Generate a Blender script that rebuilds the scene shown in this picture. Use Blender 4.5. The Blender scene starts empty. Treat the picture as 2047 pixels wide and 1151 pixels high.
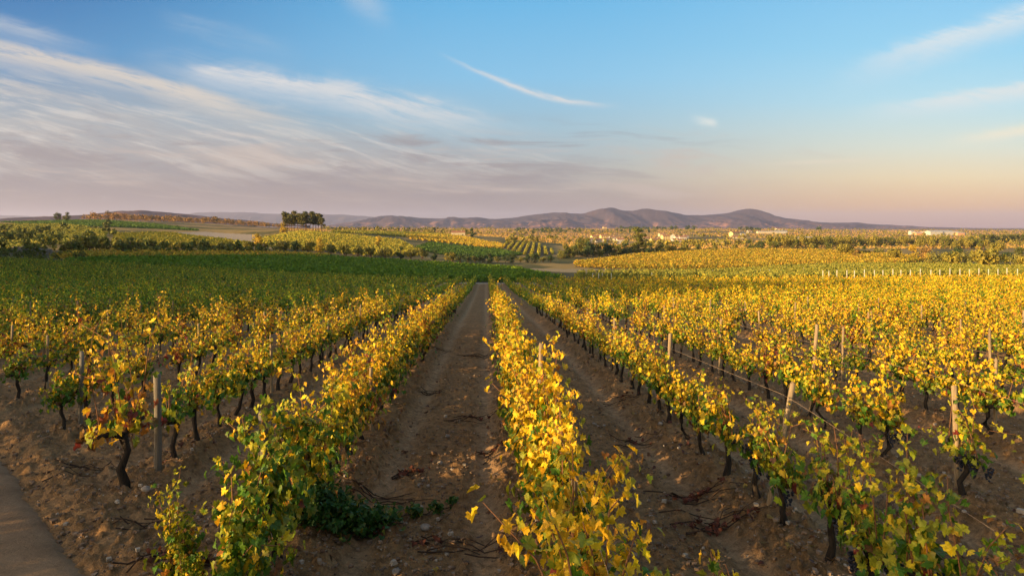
import bpy, math, random
import numpy as np
from mathutils import Vector

scene = bpy.context.scene
COL = scene.collection
R = math.radians

# ------------------------------------------------------------------ camera
# The camera stands at the origin (eye level z = 0), looks along the vine rows (+Y).
FPX, CX, CY = 1365.0, 972.0, 455.0          # focal length and principal point in photo pixels
cam_d = bpy.data.cameras.new('camera')
cam_d.sensor_width = 36.0
cam_d.lens = 36.0 * FPX / 2047.0
cam_d.shift_x = (1023.5 - CX) / 2047.0
cam_d.shift_y = -(575.5 - CY) / 2047.0
cam_d.clip_start = 0.05
cam_d.clip_end = 60000
cam = bpy.data.objects.new('camera', cam_d)
cam.location = (0, 0, 0)
cam.rotation_euler = (R(90), 0, 0)
COL.objects.link(cam)
scene.camera = cam

# ------------------------------------------------------------------ light
SUN_EL = R(9.5)
SUN_DIR = Vector((-0.875, -0.484, 0.0)).normalized()      # ground direction towards the sun
sun_d = bpy.data.lights.new('sun', 'SUN')
sun_d.energy = 4.8
sun_d.angle = R(0.5)
sun_d.color = (1.0, 0.70, 0.34)
sun = bpy.data.objects.new('sun', sun_d)
to_sun = Vector((SUN_DIR.x * math.cos(SUN_EL), SUN_DIR.y * math.cos(SUN_EL), math.sin(SUN_EL)))
sun.rotation_euler = to_sun.to_track_quat('Z', 'Y').to_euler()
COL.objects.link(sun)

scene.view_settings.view_transform = 'Standard'
scene.view_settings.look = 'None'
EXPO = 1.05
scene.view_settings.exposure = EXPO
scene.view_settings.gamma = 1.0
scene.render.engine = 'CYCLES'
scene.cycles.max_bounces = 6
scene.cycles.diffuse_bounces = 3
scene.cycles.transmission_bounces = 3
scene.cycles.volume_bounces = 0
scene.cycles.use_denoising = True
scene.cycles.use_fast_gi = False


def lin(r, g, b):
    return tuple(((c / 255.0) / 12.92 if c <= 10 else (((c / 255.0) + 0.055) / 1.055) ** 2.4) for c in (r, g, b))


class N:
    """a value socket with arithmetic: builds Math nodes"""
    tree = None

    def __init__(s, v):
        s.v = v

    @staticmethod
    def op(name, *a, clamp=False):
        n = N.tree.nodes.new('ShaderNodeMath')
        n.operation = name
        n.use_clamp = clamp
        for i, x in enumerate(a):
            x = x.v if isinstance(x, N) else x
            if isinstance(x, (int, float)):
                n.inputs[i].default_value = x
            else:
                N.tree.links.new(x, n.inputs[i])
        return N(n.outputs[0])

    def __add__(s, o): return N.op('ADD', s, o)
    def __radd__(s, o): return N.op('ADD', o, s)
    def __sub__(s, o): return N.op('SUBTRACT', s, o)
    def __rsub__(s, o): return N.op('SUBTRACT', o, s)
    def __mul__(s, o): return N.op('MULTIPLY', s, o)
    def __rmul__(s, o): return N.op('MULTIPLY', o, s)
    def __truediv__(s, o): return N.op('DIVIDE', s, o)
    def pow(s, e): return N.op('POWER', s, e)
    def max(s, e): return N.op('MAXIMUM', s, e)
    def min(s, e): return N.op('MINIMUM', s, e)
    def clamp(s): return N.op('ADD', s, 0.0, clamp=True)


def smooth(x, a, b):
    n = N.tree.nodes.new('ShaderNodeMapRange')
    n.interpolation_type = 'SMOOTHSTEP'
    for i, q in ((0, x), (1, a), (2, b), (3, 0.0), (4, 1.0)):
        q = q.v if isinstance(q, N) else q
        if isinstance(q, (int, float)):
            n.inputs[i].default_value = q
        else:
            N.tree.links.new(q, n.inputs[i])
    return N(n.outputs[0])


def mixc(f, a, b, mode='MIX'):
    n = N.tree.nodes.new('ShaderNodeMix')
    n.data_type = 'RGBA'
    n.blend_type = mode
    for i, q in ((0, f), (6, a), (7, b)):
        q = q.v if isinstance(q, N) else q
        if isinstance(q, (int, float)):
            n.inputs[i].default_value = q
        elif isinstance(q, tuple):
            n.inputs[i].default_value = (*q[:3], 1.0)
        else:
            N.tree.links.new(q, n.inputs[i])
    return n.outputs[2]


def ramp(f, stops):
    n = N.tree.nodes.new('ShaderNodeValToRGB')
    e = n.color_ramp.elements
    e[0].position = stops[0][0]; e[0].color = (*stops[0][1], 1)
    e[1].position = stops[-1][0]; e[1].color = (*stops[-1][1], 1)
    for p, c in stops[1:-1]:
        q = e.new(p); q.color = (*c, 1)
    N.tree.links.new(f.v, n.inputs[0])
    return n.outputs[0]


def comb(x, y, z=0.0):
    n = N.tree.nodes.new('ShaderNodeCombineXYZ')
    for i, q in enumerate((x, y, z)):
        if isinstance(q, N):
            N.tree.links.new(q.v, n.inputs[i])
        else:
            n.inputs[i].default_value = q
    return n.outputs[0]


def noise(vec, scale, detail=4.0, rough=0.55, dist=0.0):
    n = N.tree.nodes.new('ShaderNodeTexNoise')
    n.inputs['Scale'].default_value = scale
    n.inputs['Detail'].default_value = detail
    n.inputs['Roughness'].default_value = rough
    n.inputs['Distortion'].default_value = dist
    N.tree.links.new(vec, n.inputs['Vector'])
    return N(n.outputs[0])


# ------------------------------------------------------------------ sky
world = bpy.data.worlds.new('World')
scene.world = world
world.use_nodes = True
nt = world.node_tree
nt.nodes.clear()
N.tree = nt
out = nt.nodes.new('ShaderNodeOutputWorld')
bg = nt.nodes.new('ShaderNodeBackground')
nt.links.new(bg.outputs[0], out.inputs[0])
skyt = nt.nodes.new('ShaderNodeTexSky')
skyt.sky_type = 'NISHITA'
skyt.sun_disc = False
skyt.sun_elevation = SUN_EL
skyt.sun_rotation = math.atan2(SUN_DIR.x, SUN_DIR.y)
skyt.air_density = 1.0
skyt.dust_density = 2.5
skyt.ozone_density = 0.8
SKY_K = 0.15
tc = nt.nodes.new('ShaderNodeTexCoord')
sep = nt.nodes.new('ShaderNodeSeparateXYZ')
nt.links.new(tc.outputs['Generated'], sep.inputs[0])
dx, dy, dz = N(sep.outputs[0]), N(sep.outputs[1]), N(sep.outputs[2])
yy = dy.max(0.06)
# bearing (u) and slope (v) of the view direction, in units that make the clouds easy to place
u = (dx / yy) * 1.365 + 0.972      # 0..2.05 over the northern view
v = 0.455 - (dz / yy) * 1.365      # 0.455 on the horizon, 0 about 18 degrees up
h = (0.455 - v).clamp()            # height over the horizon
hh = (h / 0.5).clamp()
left = ramp(hh, [(0.0, lin(134, 116, 116)), (0.1, lin(144, 132, 132)), (0.25, lin(142, 148, 156)), (0.45, lin(112, 150, 178)),
                 (0.7, lin(78, 146, 198)), (0.9, lin(56, 128, 186)), (1.0, lin(48, 116, 174))])
midc = ramp(hh, [(0.0, lin(168, 146, 140)), (0.1, lin(172, 158, 150)), (0.22, lin(176, 178, 176)), (0.4, lin(158, 194, 212)),
                 (0.6, lin(134, 197, 234)), (0.9, lin(104, 184, 232)), (1.0, lin(94, 174, 226))])
right = ramp(hh, [(0.0, lin(220, 156, 116)), (0.08, lin(252, 196, 130)), (0.2, lin(250, 228, 180)), (0.32, lin(228, 234, 216)),
                  (0.5, lin(188, 229, 242)), (0.72, lin(154, 216, 246)), (1.0, lin(132, 200, 242))])
cl = mixc(smooth(u, 0.0, 1.05), left, midc)
cl = mixc(smooth(u, 0.95, 2.0), cl, right)

n_w = noise(comb(u * 1.7, v * 3.0), 1.0, 3.0, 0.5)                                    # slow bending of the streaks
wv = v + (n_w - 0.5) * 0.06
n_l = noise(comb(u * 2.0 + wv * 0.9, wv * 15.0 - u * 4.2), 1.0, 8.0, 0.62, 0.35)    # streaks sinking to the right
n_h = noise(comb(u * 3.2, wv * 26.0 - u * 1.2), 1.0, 8.0, 0.62, 0.4)                 # level streaks
n_r = noise(comb(u * 3.0 - wv, wv * 16.0 + u * 5.6), 1.0, 8.0, 0.65, 0.4)           # streaks rising to the right
n_f = noise(comb(u * 6.0, wv * 60.0 - u * 15.0), 1.0, 7.0, 0.68, 0.3)               # fine combing
n_p = noise(comb(u * 7.0, wv * 16.0), 1.0, 6.0, 0.65, 0.8)                           # patches


def streak(x0, y0, x1, y1, bend, wu, wd, fade0=0.12, fade1=0.3, nz=None, k=1.0, lo=0.25, rag=0.03):
    """a cirrus streak: ragged curve from (x0,y0) to (x1,y1); wu, wd its thickness above and below"""
    s = (u - x0) / (x1 - x0)
    yc = y0 + (y1 - y0) * s + s * (1.0 - s) * (4.0 * bend)
    d = v - yc + (n_p - 0.5) * rag + (n_f - 0.5) * (rag * 0.7)
    a = N.op('GREATER_THAN', d, 0.0)
    w = a * wd + (1.0 - a) * wu
    e = d / w
    m = N.op('EXPONENT', e * e * -1.0) * smooth(s, -0.02, fade0) * (1.0 - smooth(s, 1.0 - fade1, 1.02))
    if nz is not None:
        m = m * smooth(nz, lo, lo + 0.45)
    m = m * smooth(n_p * 0.5 + n_f * 0.5, 0.26, 0.52)
    return m * k


white = lin(226, 224, 222)
warm = lin(232, 218, 200)
# the veil filling the left and the middle, lower edge down to the horizon
edge = v - (0.115 + u * 0.155 + (n_l - 0.5) * 0.16 + (n_p - 0.5) * 0.05)
side = 1.0 - smooth(u, 0.85, 1.75)
veil = smooth(edge, 0.0, 0.13) * side * smooth(n_l * 0.5 + n_h * 0.5, 0.20, 0.60)
veilc = mixc(smooth(v, 0.22, 0.43), lin(198, 195, 190), lin(152, 136, 132))
cl = mixc(veil * 0.9, cl, veilc)
fine = smooth(n_f * 0.65 + n_l * 0.35, 0.47, 0.60) * smooth(edge, -0.02, 0.08) * (1.0 - smooth(v, 0.30, 0.40)) * side
cl = mixc(fine * 0.55, cl, lin(224, 218, 210))
dark = smooth(1.0 - n_f * 0.5 - n_l * 0.5, 0.50, 0.64) * smooth(edge, 0.0, 0.10) * (1.0 - smooth(v, 0.33, 0.41)) * side
cl = mixc(dark * 0.28, cl, lin(142, 150, 162))
# darker mauve bars in the veil
bars = smooth(n_h, 0.50, 0.64) * smooth(v, 0.22, 0.29) * (1.0 - smooth(v, 0.37, 0.42)) * (1.0 - smooth(u, 1.0, 1.6))
cl = mixc(bars * 0.60, cl, lin(150, 141, 143))
mott = smooth(n_p * 0.5 + n_h * 0.5, 0.50, 0.62) * smooth(edge, 0.02, 0.12) * (1.0 - smooth(v, 0.36, 0.42)) * side
cl = mixc(mott * 0.38, cl, lin(150, 145, 150))
pink = smooth(1.0 - n_h, 0.50, 0.66) * smooth(v, 0.24, 0.31) * (1.0 - smooth(v, 0.385, 0.41)) * (1.0 - smooth(u, 1.3, 1.9))
cl = mixc(pink * 0.55, cl, lin(208, 188, 174))
m = streak(-0.25, 0.055, 0.70, 0.285, -0.026, 0.014, 0.034, 0.02, 0.35, n_f, 0.95, 0.10, 0.02)
cl = mixc(m, cl, lin(218, 209, 198))
m = streak(-0.25, 0.125, 0.45, 0.27, -0.01, 0.012, 0.02, 0.02, 0.5, n_f, 0.6, 0.25, 0.03)
cl = mixc(m, cl, lin(208, 202, 194))
m = streak(-0.2, 0.0, 0.24, 0.105, 0.0, 0.016, 0.024, 0.05, 0.45, n_l, 0.75, 0.22, 0.04)
cl = mixc(m, cl, lin(196, 203, 210))
m = streak(0.25, 0.112, 1.10, 0.275, 0.0, 0.026, 0.034, 0.25, 0.4, n_l, 0.75, 0.25, 0.05)
cl = mixc(m, cl, white)
m = streak(0.36, 0.135, 0.80, 0.178, 0.008, 0.009, 0.016, 0.15, 0.6, n_f, 0.85, 0.15, 0.035)
cl = mixc(m, cl, white)
m = streak(0.62, 0.170, 1.02, 0.250, 0.0, 0.018, 0.018, 0.3, 0.4, n_f, 0.8, 0.30, 0.05)
cl = mixc(m, cl, white)
m = streak(0.30, 0.03, 0.62, 0.115, 0.0, 0.02, 0.02, 0.3, 0.4, n_l, 0.35, 0.25, 0.06)
cl = mixc(m, cl, lin(190, 206, 218))
m = streak(0.86, 0.095, 1.25, 0.213, 0.028, 0.0045, 0.006, 0.45, 0.35, n_f, 0.9, 0.12, 0.016)
cl = mixc(m, cl, white)
m = streak(0.66, -0.03, 0.80, 0.05, 0.0, 0.028, 0.028, 0.4, 0.5, n_p, 0.28, 0.2, 0.04)
cl = mixc(m, cl, white)
m = streak(1.64, 0.165, 2.25, -0.03, -0.006, 0.018, 0.034, 0.4, 0.1, n_r, 0.95, 0.05, 0.05)
cl = mixc(m, cl, lin(214, 230, 238))
m = streak(1.68, 0.226, 2.3, 0.135, 0.004, 0.010, 0.026, 0.4, 0.1, n_r, 0.9, 0.05, 0.03)
cl = mixc(m, cl, lin(226, 234, 234))
m = streak(1.86, 0.285, 2.25, 0.215, 0.01, 0.012, 0.012, 0.4, 0.1, n_r, 1.0, 0.0, 0.02)
cl = mixc(m, cl, lin(242, 238, 216))
m = streak(1.375, 0.238, 1.44, 0.252, 0.0, 0.010, 0.007, 0.5, 0.3, n_p, 0.8, 0.2, 0.02)
cl = mixc(m, cl, lin(232, 236, 230))
m = streak(1.5, 0.330, 1.80, 0.316, 0.0, 0.004, 0.005, 0.4, 0.4, n_h, 0.6, 0.2, 0.01)
cl = mixc(m, cl, lin(240, 226, 200))
# the rest of the sky (behind the camera and overhead) is the physical sky itself
nis = nt.nodes.new('ShaderNodeVectorMath')
nis.operation = 'SCALE'
nt.links.new(skyt.outputs[0], nis.inputs[0])
nis.inputs['Scale'].default_value = SKY_K
front = smooth(dy, 0.12, 0.45) * (1.0 - smooth(dz, 0.5, 0.85))
scl = nt.nodes.new('ShaderNodeVectorMath')
scl.operation = 'SCALE'
nt.links.new(cl, scl.inputs[0])
scl.inputs['Scale'].default_value = 2.0 ** -EXPO
fin = mixc(front, nis.outputs[0], scl.outputs[0])
nt.links.new(fin, bg.inputs[0])
bg.inputs[1].default_value = 1.0

# ------------------------------------------------------------------ helpers
rng = np.random.default_rng(7)
random.seed(7)


def tag(o, label=None, cat=None, group=None, kind=None):
    if label: o['label'] = label
    if cat: o['category'] = cat
    if group: o['group'] = group
    if kind: o['kind'] = kind
    return o


def mesh_np(name, verts, faces, mat=None, tint=None, smooth_=False, mat_idx=None):
    """faces: (M,3) or (M,4) int array, tint: (N,3) per vertex colours"""
    verts = np.asarray(verts, dtype=np.float32)
    faces = np.asarray(faces, dtype=np.int32)
    me = bpy.data.meshes.new(name)
    k = faces.shape[1]
    me.vertices.add(len(verts))
    me.vertices.foreach_set('co', verts.ravel())
    me.loops.add(faces.size)
    me.loops.foreach_set('vertex_index', faces.ravel())
    me.polygons.add(len(faces))
    me.polygons.foreach_set('loop_start', np.arange(0, faces.size, k, dtype=np.int32))
    if mat_idx is not None:
        me.polygons.foreach_set('material_index', np.asarray(mat_idx, dtype=np.int32))
    me.polygons.foreach_set('use_smooth', np.full(len(faces), bool(smooth_)))
    if tint is not None:
        a = me.attributes.new('tint', 'FLOAT_COLOR', 'POINT')
        t4 = np.ones((len(verts), 4), dtype=np.float32)
        t4[:, :3] = tint
        a.data.foreach_set('color', t4.ravel())
    me.update(calc_edges=True)
    if mat is not None:
        for m_ in (mat if isinstance(mat, (list, tuple)) else [mat]):
            me.materials.append(m_)
    return me


def link(name, me, parent=None, loc=(0, 0, 0), rotz=0.0, scale=1.0):
    o = bpy.data.objects.new(name, me)
    COL.objects.link(o)
    if parent is not None:
        o.parent = parent
    o.location = loc
    o.rotation_euler = (0, 0, rotz)
    o.scale = (scale,) * 3 if isinstance(scale, (int, float)) else scale
    return o


def vnoise(x, y, seed=0):
    x = np.asarray(x, dtype=np.float64); y = np.asarray(y, dtype=np.float64)
    ix = np.floor(x).astype(np.int64); iy = np.floor(y).astype(np.int64)
    fx = x - ix; fy = y - iy
    fx = fx * fx * (3 - 2 * fx); fy = fy * fy * (3 - 2 * fy)

    def hsh(a, b):
        n = (a * 374761393 + b * 668265263 + seed * 1274126177) & 0xFFFFFFFF
        n = ((n ^ (n >> 13)) * 1274126177) & 0xFFFFFFFF
        n = n ^ (n >> 16)
        return (n & 0xFFFF) / 65535.0
    a = hsh(ix, iy); b = hsh(ix + 1, iy); c = hsh(ix, iy + 1); d = hsh(ix + 1, iy + 1)
    return (a * (1 - fx) + b * fx) * (1 - fy) + (c * (1 - fx) + d * fx) * fy


def fbm(x, y, oct_=4, seed=0, gain=0.5):
    s = 0.0; a = 1.0; t = 0.0
    for i in range(oct_):
        s = s + a * vnoise(x * 2 ** i, y * 2 ** i, seed + i * 17)
        t += a; a *= gain
    return s / t


def sstep(a, b, x):
    t = np.clip((x - a) / (b - a), 0, 1)
    return t * t * (3 - 2 * t)


# ------------------------------------------------------------------ materials
def new_mat(name):
    m_ = bpy.data.materials.new(name)
    m_.use_nodes = True
    m_.node_tree.nodes.clear()
    N.tree = m_.node_tree
    return m_, m_.node_tree


def finish(t, shader, disp=None):
    o = t.nodes.new('ShaderNodeOutputMaterial')
    t.links.new(shader, o.inputs['Surface'])


def attr(t, name='tint'):
    a = t.nodes.new('ShaderNodeAttribute')
    a.attribute_name = name
    return a.outputs['Color']


def bsdf(t, col, rough=0.9, spec=0.2, bump=None, bump_k=0.3, bump_d=0.02):
    b = t.nodes.new('ShaderNodeBsdfPrincipled')
    if isinstance(col, tuple):
        b.inputs['Base Color'].default_value = (*col, 1)
    else:
        t.links.new(col, b.inputs['Base Color'])
    b.inputs['Roughness'].default_value = rough
    b.inputs['Specular IOR Level'].default_value = spec
    if bump is not None:
        bn = t.nodes.new('ShaderNodeBump')
        bn.inputs['Strength'].default_value = bump_k
        bn.inputs['Distance'].default_value = bump_d
        t.links.new(bump.v, bn.inputs['Height'])
        t.links.new(bn.outputs[0], b.inputs['Normal'])
    return b.outputs[0]


def objco(t):
    return t.nodes.new('ShaderNodeTexCoord').outputs['Object']


def geopos(t):
    return t.nodes.new('ShaderNodeNewGeometry').outputs['Position']


def leaf_mat(name, transl=0.32, rough=0.55, vein=True):
    m_, t = new_mat(name)
    c = attr(t)
    if vein:
        nz = noise(objco(t), 28.0, 3.0, 0.6)
        c = mixc(0.5, c, ramp(nz, [(0.32, (0.40, 0.42, 0.40)), (0.66, (1.35, 1.28, 1.15))]), 'MULTIPLY')
    d = bsdf(t, c, rough, 0.25)
    tr = t.nodes.new('ShaderNodeBsdfTranslucent')
    t.links.new(c, tr.inputs['Color'])
    mx = t.nodes.new('ShaderNodeMixShader')
    mx.inputs[0].default_value = transl
    t.links.new(d, mx.inputs[1]); t.links.new(tr.outputs[0], mx.inputs[2])
    finish(t, mx.outputs[0])
    return m_


def noisy_mat(name, c1, c2, scale, rough=0.9, bump=0.4, bd=0.01, stretch=(1, 1, 1), spec=0.15):
    m_, t = new_mat(name)
    mp = t.nodes.new('ShaderNodeMapping')
    mp.inputs['Scale'].default_value = stretch
    t.links.new(objco(t), mp.inputs['Vector'])
    nz = noise(mp.outputs[0], scale, 6.0, 0.65)
    c = ramp(nz, [(0.3, c1), (0.7, c2)])
    finish(t, bsdf(t, c, rough, spec, nz, bump, bd))
    return m_


M_LEAF = leaf_mat('vine_leaf', 0.30, 0.5)
M_FAR = leaf_mat('far_foliage', 0.15, 0.8, vein=False)
M_TREE = leaf_mat('tree_foliage', 0.12, 0.75, vein=False)
M_BARK = noisy_mat('vine_bark', (0.012, 0.009, 0.007), (0.050, 0.037, 0.027), 30, 0.95, 0.9, 0.02, (1, 1, 0.25))
M_CANE = noisy_mat('cane_bark', (0.13, 0.055, 0.025), (0.26, 0.12, 0.05), 20, 0.7, 0.2)
M_TRUNK = noisy_mat('tree_bark', (0.09, 0.05, 0.03), (0.22, 0.13, 0.08), 3, 0.95, 0.6, 0.05, (1, 1, 0.3))
M_POST = noisy_mat('weathered_wood', (0.14, 0.095, 0.055), (0.36, 0.26, 0.15), 14, 0.9, 0.6, 0.01, (3, 3, 0.15))
M_GREYPOST = noisy_mat('grey_wood', (0.07, 0.058, 0.045), (0.20, 0.17, 0.13), 14, 0.9, 0.6, 0.01, (3, 3, 0.15))
M_CONC = noisy_mat('pale_concrete', (0.38, 0.34, 0.28), (0.56, 0.52, 0.44), 20, 0.9, 0.2)
M_GRAPE = noisy_mat('grape_skin', (0.004, 0.004, 0.010), (0.014, 0.014, 0.028), 60, 0.45, 0.1, spec=0.4)
M_STONE = noisy_mat('stone', (0.17, 0.13, 0.10), (0.38, 0.32, 0.26), 9, 0.95, 0.6, 0.02)
M_TWIG = noisy_mat('dry_twig', (0.025, 0.015, 0.010), (0.07, 0.04, 0.025), 20, 0.95, 0.3)
M_WIRE = noisy_mat('rusty_wire', (0.25, 0.15, 0.08), (0.42, 0.28, 0.16), 10, 0.6, 0.1, spec=0.5)
M_DRYLEAF = noisy_mat('dry_leaf', (0.07, 0.02, 0.012), (0.16, 0.055, 0.03), 25, 0.85, 0.3)

# terrain: zone colour per vertex, soil crumbs and stones from noise
M_GROUND, t = new_mat('ground_soil')
pos = geopos(t)
base = attr(t)
na = noise(pos, 1.3, 5.0, 0.6)
nb = noise(pos, 9.0, 6.0, 0.7)
nc = noise(pos, 45.0, 5.0, 0.75)
c = mixc(0.75, base, ramp(na, [(0.3, (0.72, 0.70, 0.68)), (0.7, (1.22, 1.2, 1.18))]), 'MULTIPLY')
c = mixc(0.8, c, ramp(nb, [(0.32, (0.42, 0.40, 0.38)), (0.52, (1.0, 1.0, 1.0)), (0.68, (1.45, 1.42, 1.38))]), 'MULTIPLY')
c = mixc(0.7, c, ramp(nc, [(0.3, (0.5, 0.5, 0.5)), (0.6, (1.05, 1.05, 1.05)), (0.8, (1.7, 1.65, 1.6))]), 'MULTIPLY')
finish(t, bsdf(t, c, 0.97, 0.1, nb * 0.6 + nc * 0.4, 1.0, 0.07))

M_ROAD, t = new_mat('packed_dirt')
pos = geopos(t)
na = noise(pos, 1.6, 6.0, 0.65); nb = noise(pos, 18.0, 6.0, 0.75)
c = ramp(na, [(0.3, (0.17, 0.10, 0.052)), (0.7, (0.30, 0.185, 0.10))])
c = mixc(0.6, c, ramp(nb, [(0.3, (0.7, 0.7, 0.7)), (0.7, (1.2, 1.2, 1.2))]), 'MULTIPLY')
finish(t, bsdf(t, c, 0.97, 0.1, nb, 0.8, 0.03))

M_PALE = noisy_mat('pale_track', (0.30, 0.25, 0.19), (0.46, 0.40, 0.32), 2.0, 0.95, 0.3, 0.02)

M_MOUNT, t = new_mat('mountain_scrub')
pos = geopos(t)
na = noise(pos, 0.0045, 7.0, 0.65); nb = noise(pos, 0.028, 8.0, 0.75)
c = ramp(na * 0.55 + nb * 0.45, [(0.36, (0.042, 0.032, 0.040)), (0.50, (0.075, 0.050, 0.055)), (0.57, (0.30, 0.14, 0.095)), (0.7, (0.40, 0.20, 0.13))])
c2 = ramp(nb * 0.5 + na * 0.5, [(0.4, (0.035, 0.028, 0.036)), (0.62, (0.085, 0.055, 0.055))])
sepg = t.nodes.new('ShaderNodeSeparateXYZ'); t.links.new(pos, sepg.inputs[0])
c = mixc(smooth(N(sepg.outputs[2]), 10.0, 95.0), c, c2)
finish(t, bsdf(t, c, 0.95, 0.05))

# ------------------------------------------------------------------ terrain height
PROF_D = [1, 3, 6.5, 9, 12, 17, 24, 27, 35]
PROF_Z = [3.18, 3.22, 3.30, 3.46, 3.60, 3.84, 4.22, 4.40, 4.85]
COLS = {
    -700: [(60, 588), (100, 530), (130, 508), (170, 490), (300, 455), (450, 430), (600, 425), (700, 425), (1000, 435), (3000, 446)],  # unseen rise left of the frame, shaped to help shade the valley
    -300: [(60, 592), (100, 545), (130, 528), (170, 508), (300, 474), (450, 452), (600, 440), (700, 438), (1000, 441), (3000, 446)],
    0: [(60, 598), (100, 560), (130, 543), (170, 523), (200, 514), (300, 487), (450, 463), (600, 448), (700, 444), (1000, 447), (3000, 446)],
    200: [(60, 600), (100, 563), (130, 547), (170, 529), (200, 518), (300, 490), (450, 462), (600, 446), (700, 439), (1000, 443), (1200, 437), (1500, 441), (3000, 448)],
    430: [(60, 602), (100, 568), (130, 553), (170, 534), (200, 523), (300, 494), (450, 471), (600, 460), (700, 457), (1000, 452), (1300, 446), (2000, 450), (3500, 452)],
    600: [(60, 604), (100, 572), (130, 560), (170, 541), (210, 525), (300, 498), (400, 472), (480, 460), (600, 460), (800, 462), (1500, 459), (3000, 456)],
    800: [(60, 605), (100, 575), (130, 565), (170, 553), (210, 540), (260, 526), (320, 511), (400, 493), (500, 475), (620, 466), (750, 464), (1000, 465), (1500, 460), (3000, 456)],
    972: [(60, 606), (100, 578), (127, 567), (170, 557), (220, 545), (280, 531), (350, 518), (420, 506), (520, 488), (620, 476), (720, 472), (1000, 470), (1500, 462), (3000, 457)],
    1200: [(60, 606), (100, 578), (127, 567), (170, 558), (220, 549), (260, 541), (300, 533), (340, 524), (420, 509), (500, 500), (700, 490), (900, 483), (1200, 472), (2000, 461), (3500, 456.5)],
    1450: [(60, 605), (100, 577), (127, 566), (170, 557), (220, 549), (270, 540), (330, 521), (420, 504), (500, 496), (700, 488), (900, 479), (1300, 468), (2000, 460.5), (3500, 456.5)],
    1700: [(60, 604), (100, 575), (127, 563), (160, 555), (200, 546), (270, 533), (350, 517), (450, 503), (600, 495), (900, 482), (1300, 472), (2500, 462), (4000, 457.5)],
    2047: [(60, 602), (100, 572), (127, 560), (160, 552), (200, 544), (300, 526), (400, 512), (600, 498), (900, 485), (1300, 474), (2500, 463), (4000, 458.5)],
    2700: [(60, 600), (100, 568), (127, 556), (200, 540), (300, 524), (400, 512), (600, 498), (900, 485), (1300, 474), (2500, 463), (4000, 458.5)],
}
LD = np.linspace(math.log(1.0), math.log(20000.0), 260)
UPX = np.arange(-700, 2701, 25.0)
_rows = []
for px, prof in sorted(COLS.items()):
    d = list(PROF_D) + [q[0] for q in prof] + [20000]
    z = [-q for q in PROF_Z] + [-(q[1] - CY) / FPX * q[0] for q in prof]
    z = z + [z[-1] - 2.0]
    _rows.append(np.interp(LD, np.log(d), z))
_rows = np.array(_rows)
_keys = np.array(sorted(COLS))
TAB = np.array([np.interp(UPX, _keys, _rows[:, j]) for j in range(len(LD))])      # [ld, u]


def blur(a, k, axis):
    p = np.moveaxis(a, axis, 0)
    pad = np.concatenate([np.repeat(p[:1], k, 0), p, np.repeat(p[-1:], k, 0)], 0)
    w = np.exp(-np.linspace(-2, 2, 2 * k + 1) ** 2); w /= w.sum()
    r = sum(w[i] * pad[i:i + len(p)] for i in range(2 * k + 1))
    return np.moveaxis(r, 0, axis)


TAB = blur(TAB, 3, 0)
TAB = blur(TAB, 4, 1)


def H(x, y):
    x = np.asarray(x, dtype=np.float64); y = np.asarray(y, dtype=np.float64)
    d = np.maximum(y, 3.0)
    uu = np.clip(CX + FPX * x / d, UPX[0], UPX[-1] - 1e-6)
    ld = np.clip(np.log(d), LD[0], LD[-1] - 1e-6)
    a = (ld - LD[0]) / (LD[1] - LD[0]); b = (uu - UPX[0]) / 25.0
    i = np.minimum(a.astype(int), len(LD) - 2); j = np.minimum(b.astype(int), len(UPX) - 2)
    fa = a - i; fb = b - j
    return (TAB[i, j] * (1 - fa) + TAB[i + 1, j] * fa) * (1 - fb) + (TAB[i, j + 1] * (1 - fa) + TAB[i + 1, j + 1] * fa) * fb


def HZ(x, y):
    return float(H(np.array([x]), np.array([y]))[0])


def depth_at(px, py, dmin=130.0, dmax=6000.0):
    d = np.exp(np.linspace(math.log(dmin), math.log(dmax), 1500))
    z = H((px - CX) / FPX * d, d)
    p = CY - z / d * FPX
    k = np.argmax(p <= py)
    if p[k] > py:
        k = int(np.argmin(p))
    return float(d[k])


# ------------------------------------------------------------------ vineyard layout
S_ROW, X0 = 2.6, 0.62


def row_start(X):
    return np.where(X > 1.0, 2.2, 4.35 - X)


def row_end(X):
    return np.where(X < -12, 127 + (-X - 12) * 0.42, np.where(X > 40, 124, 126.5))


def road_s(x, y):
    """distance left of the dirt road's right edge (positive on the road)"""
    nx, ny = -0.740, -0.672
    return (x + 3.50) * nx + (y - 6.28) * ny


def in_poly(px, d, poly):
    p = np.array(poly, dtype=float)
    ins = np.zeros(px.shape, bool)
    ly = np.log(p[:, 1]); lx = p[:, 0]; q = np.log(np.maximum(d, 1e-3))
    j = len(p) - 1
    for i in range(len(p)):
        c_ = ((ly[i] > q) != (ly[j] > q))
        with np.errstate(divide='ignore', invalid='ignore'):
            xx = (lx[j] - lx[i]) * (q - ly[i]) / (ly[j] - ly[i] + 1e-12) + lx[i]
        ins ^= c_ & (px < xx)
        j = i
    return ins


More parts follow.
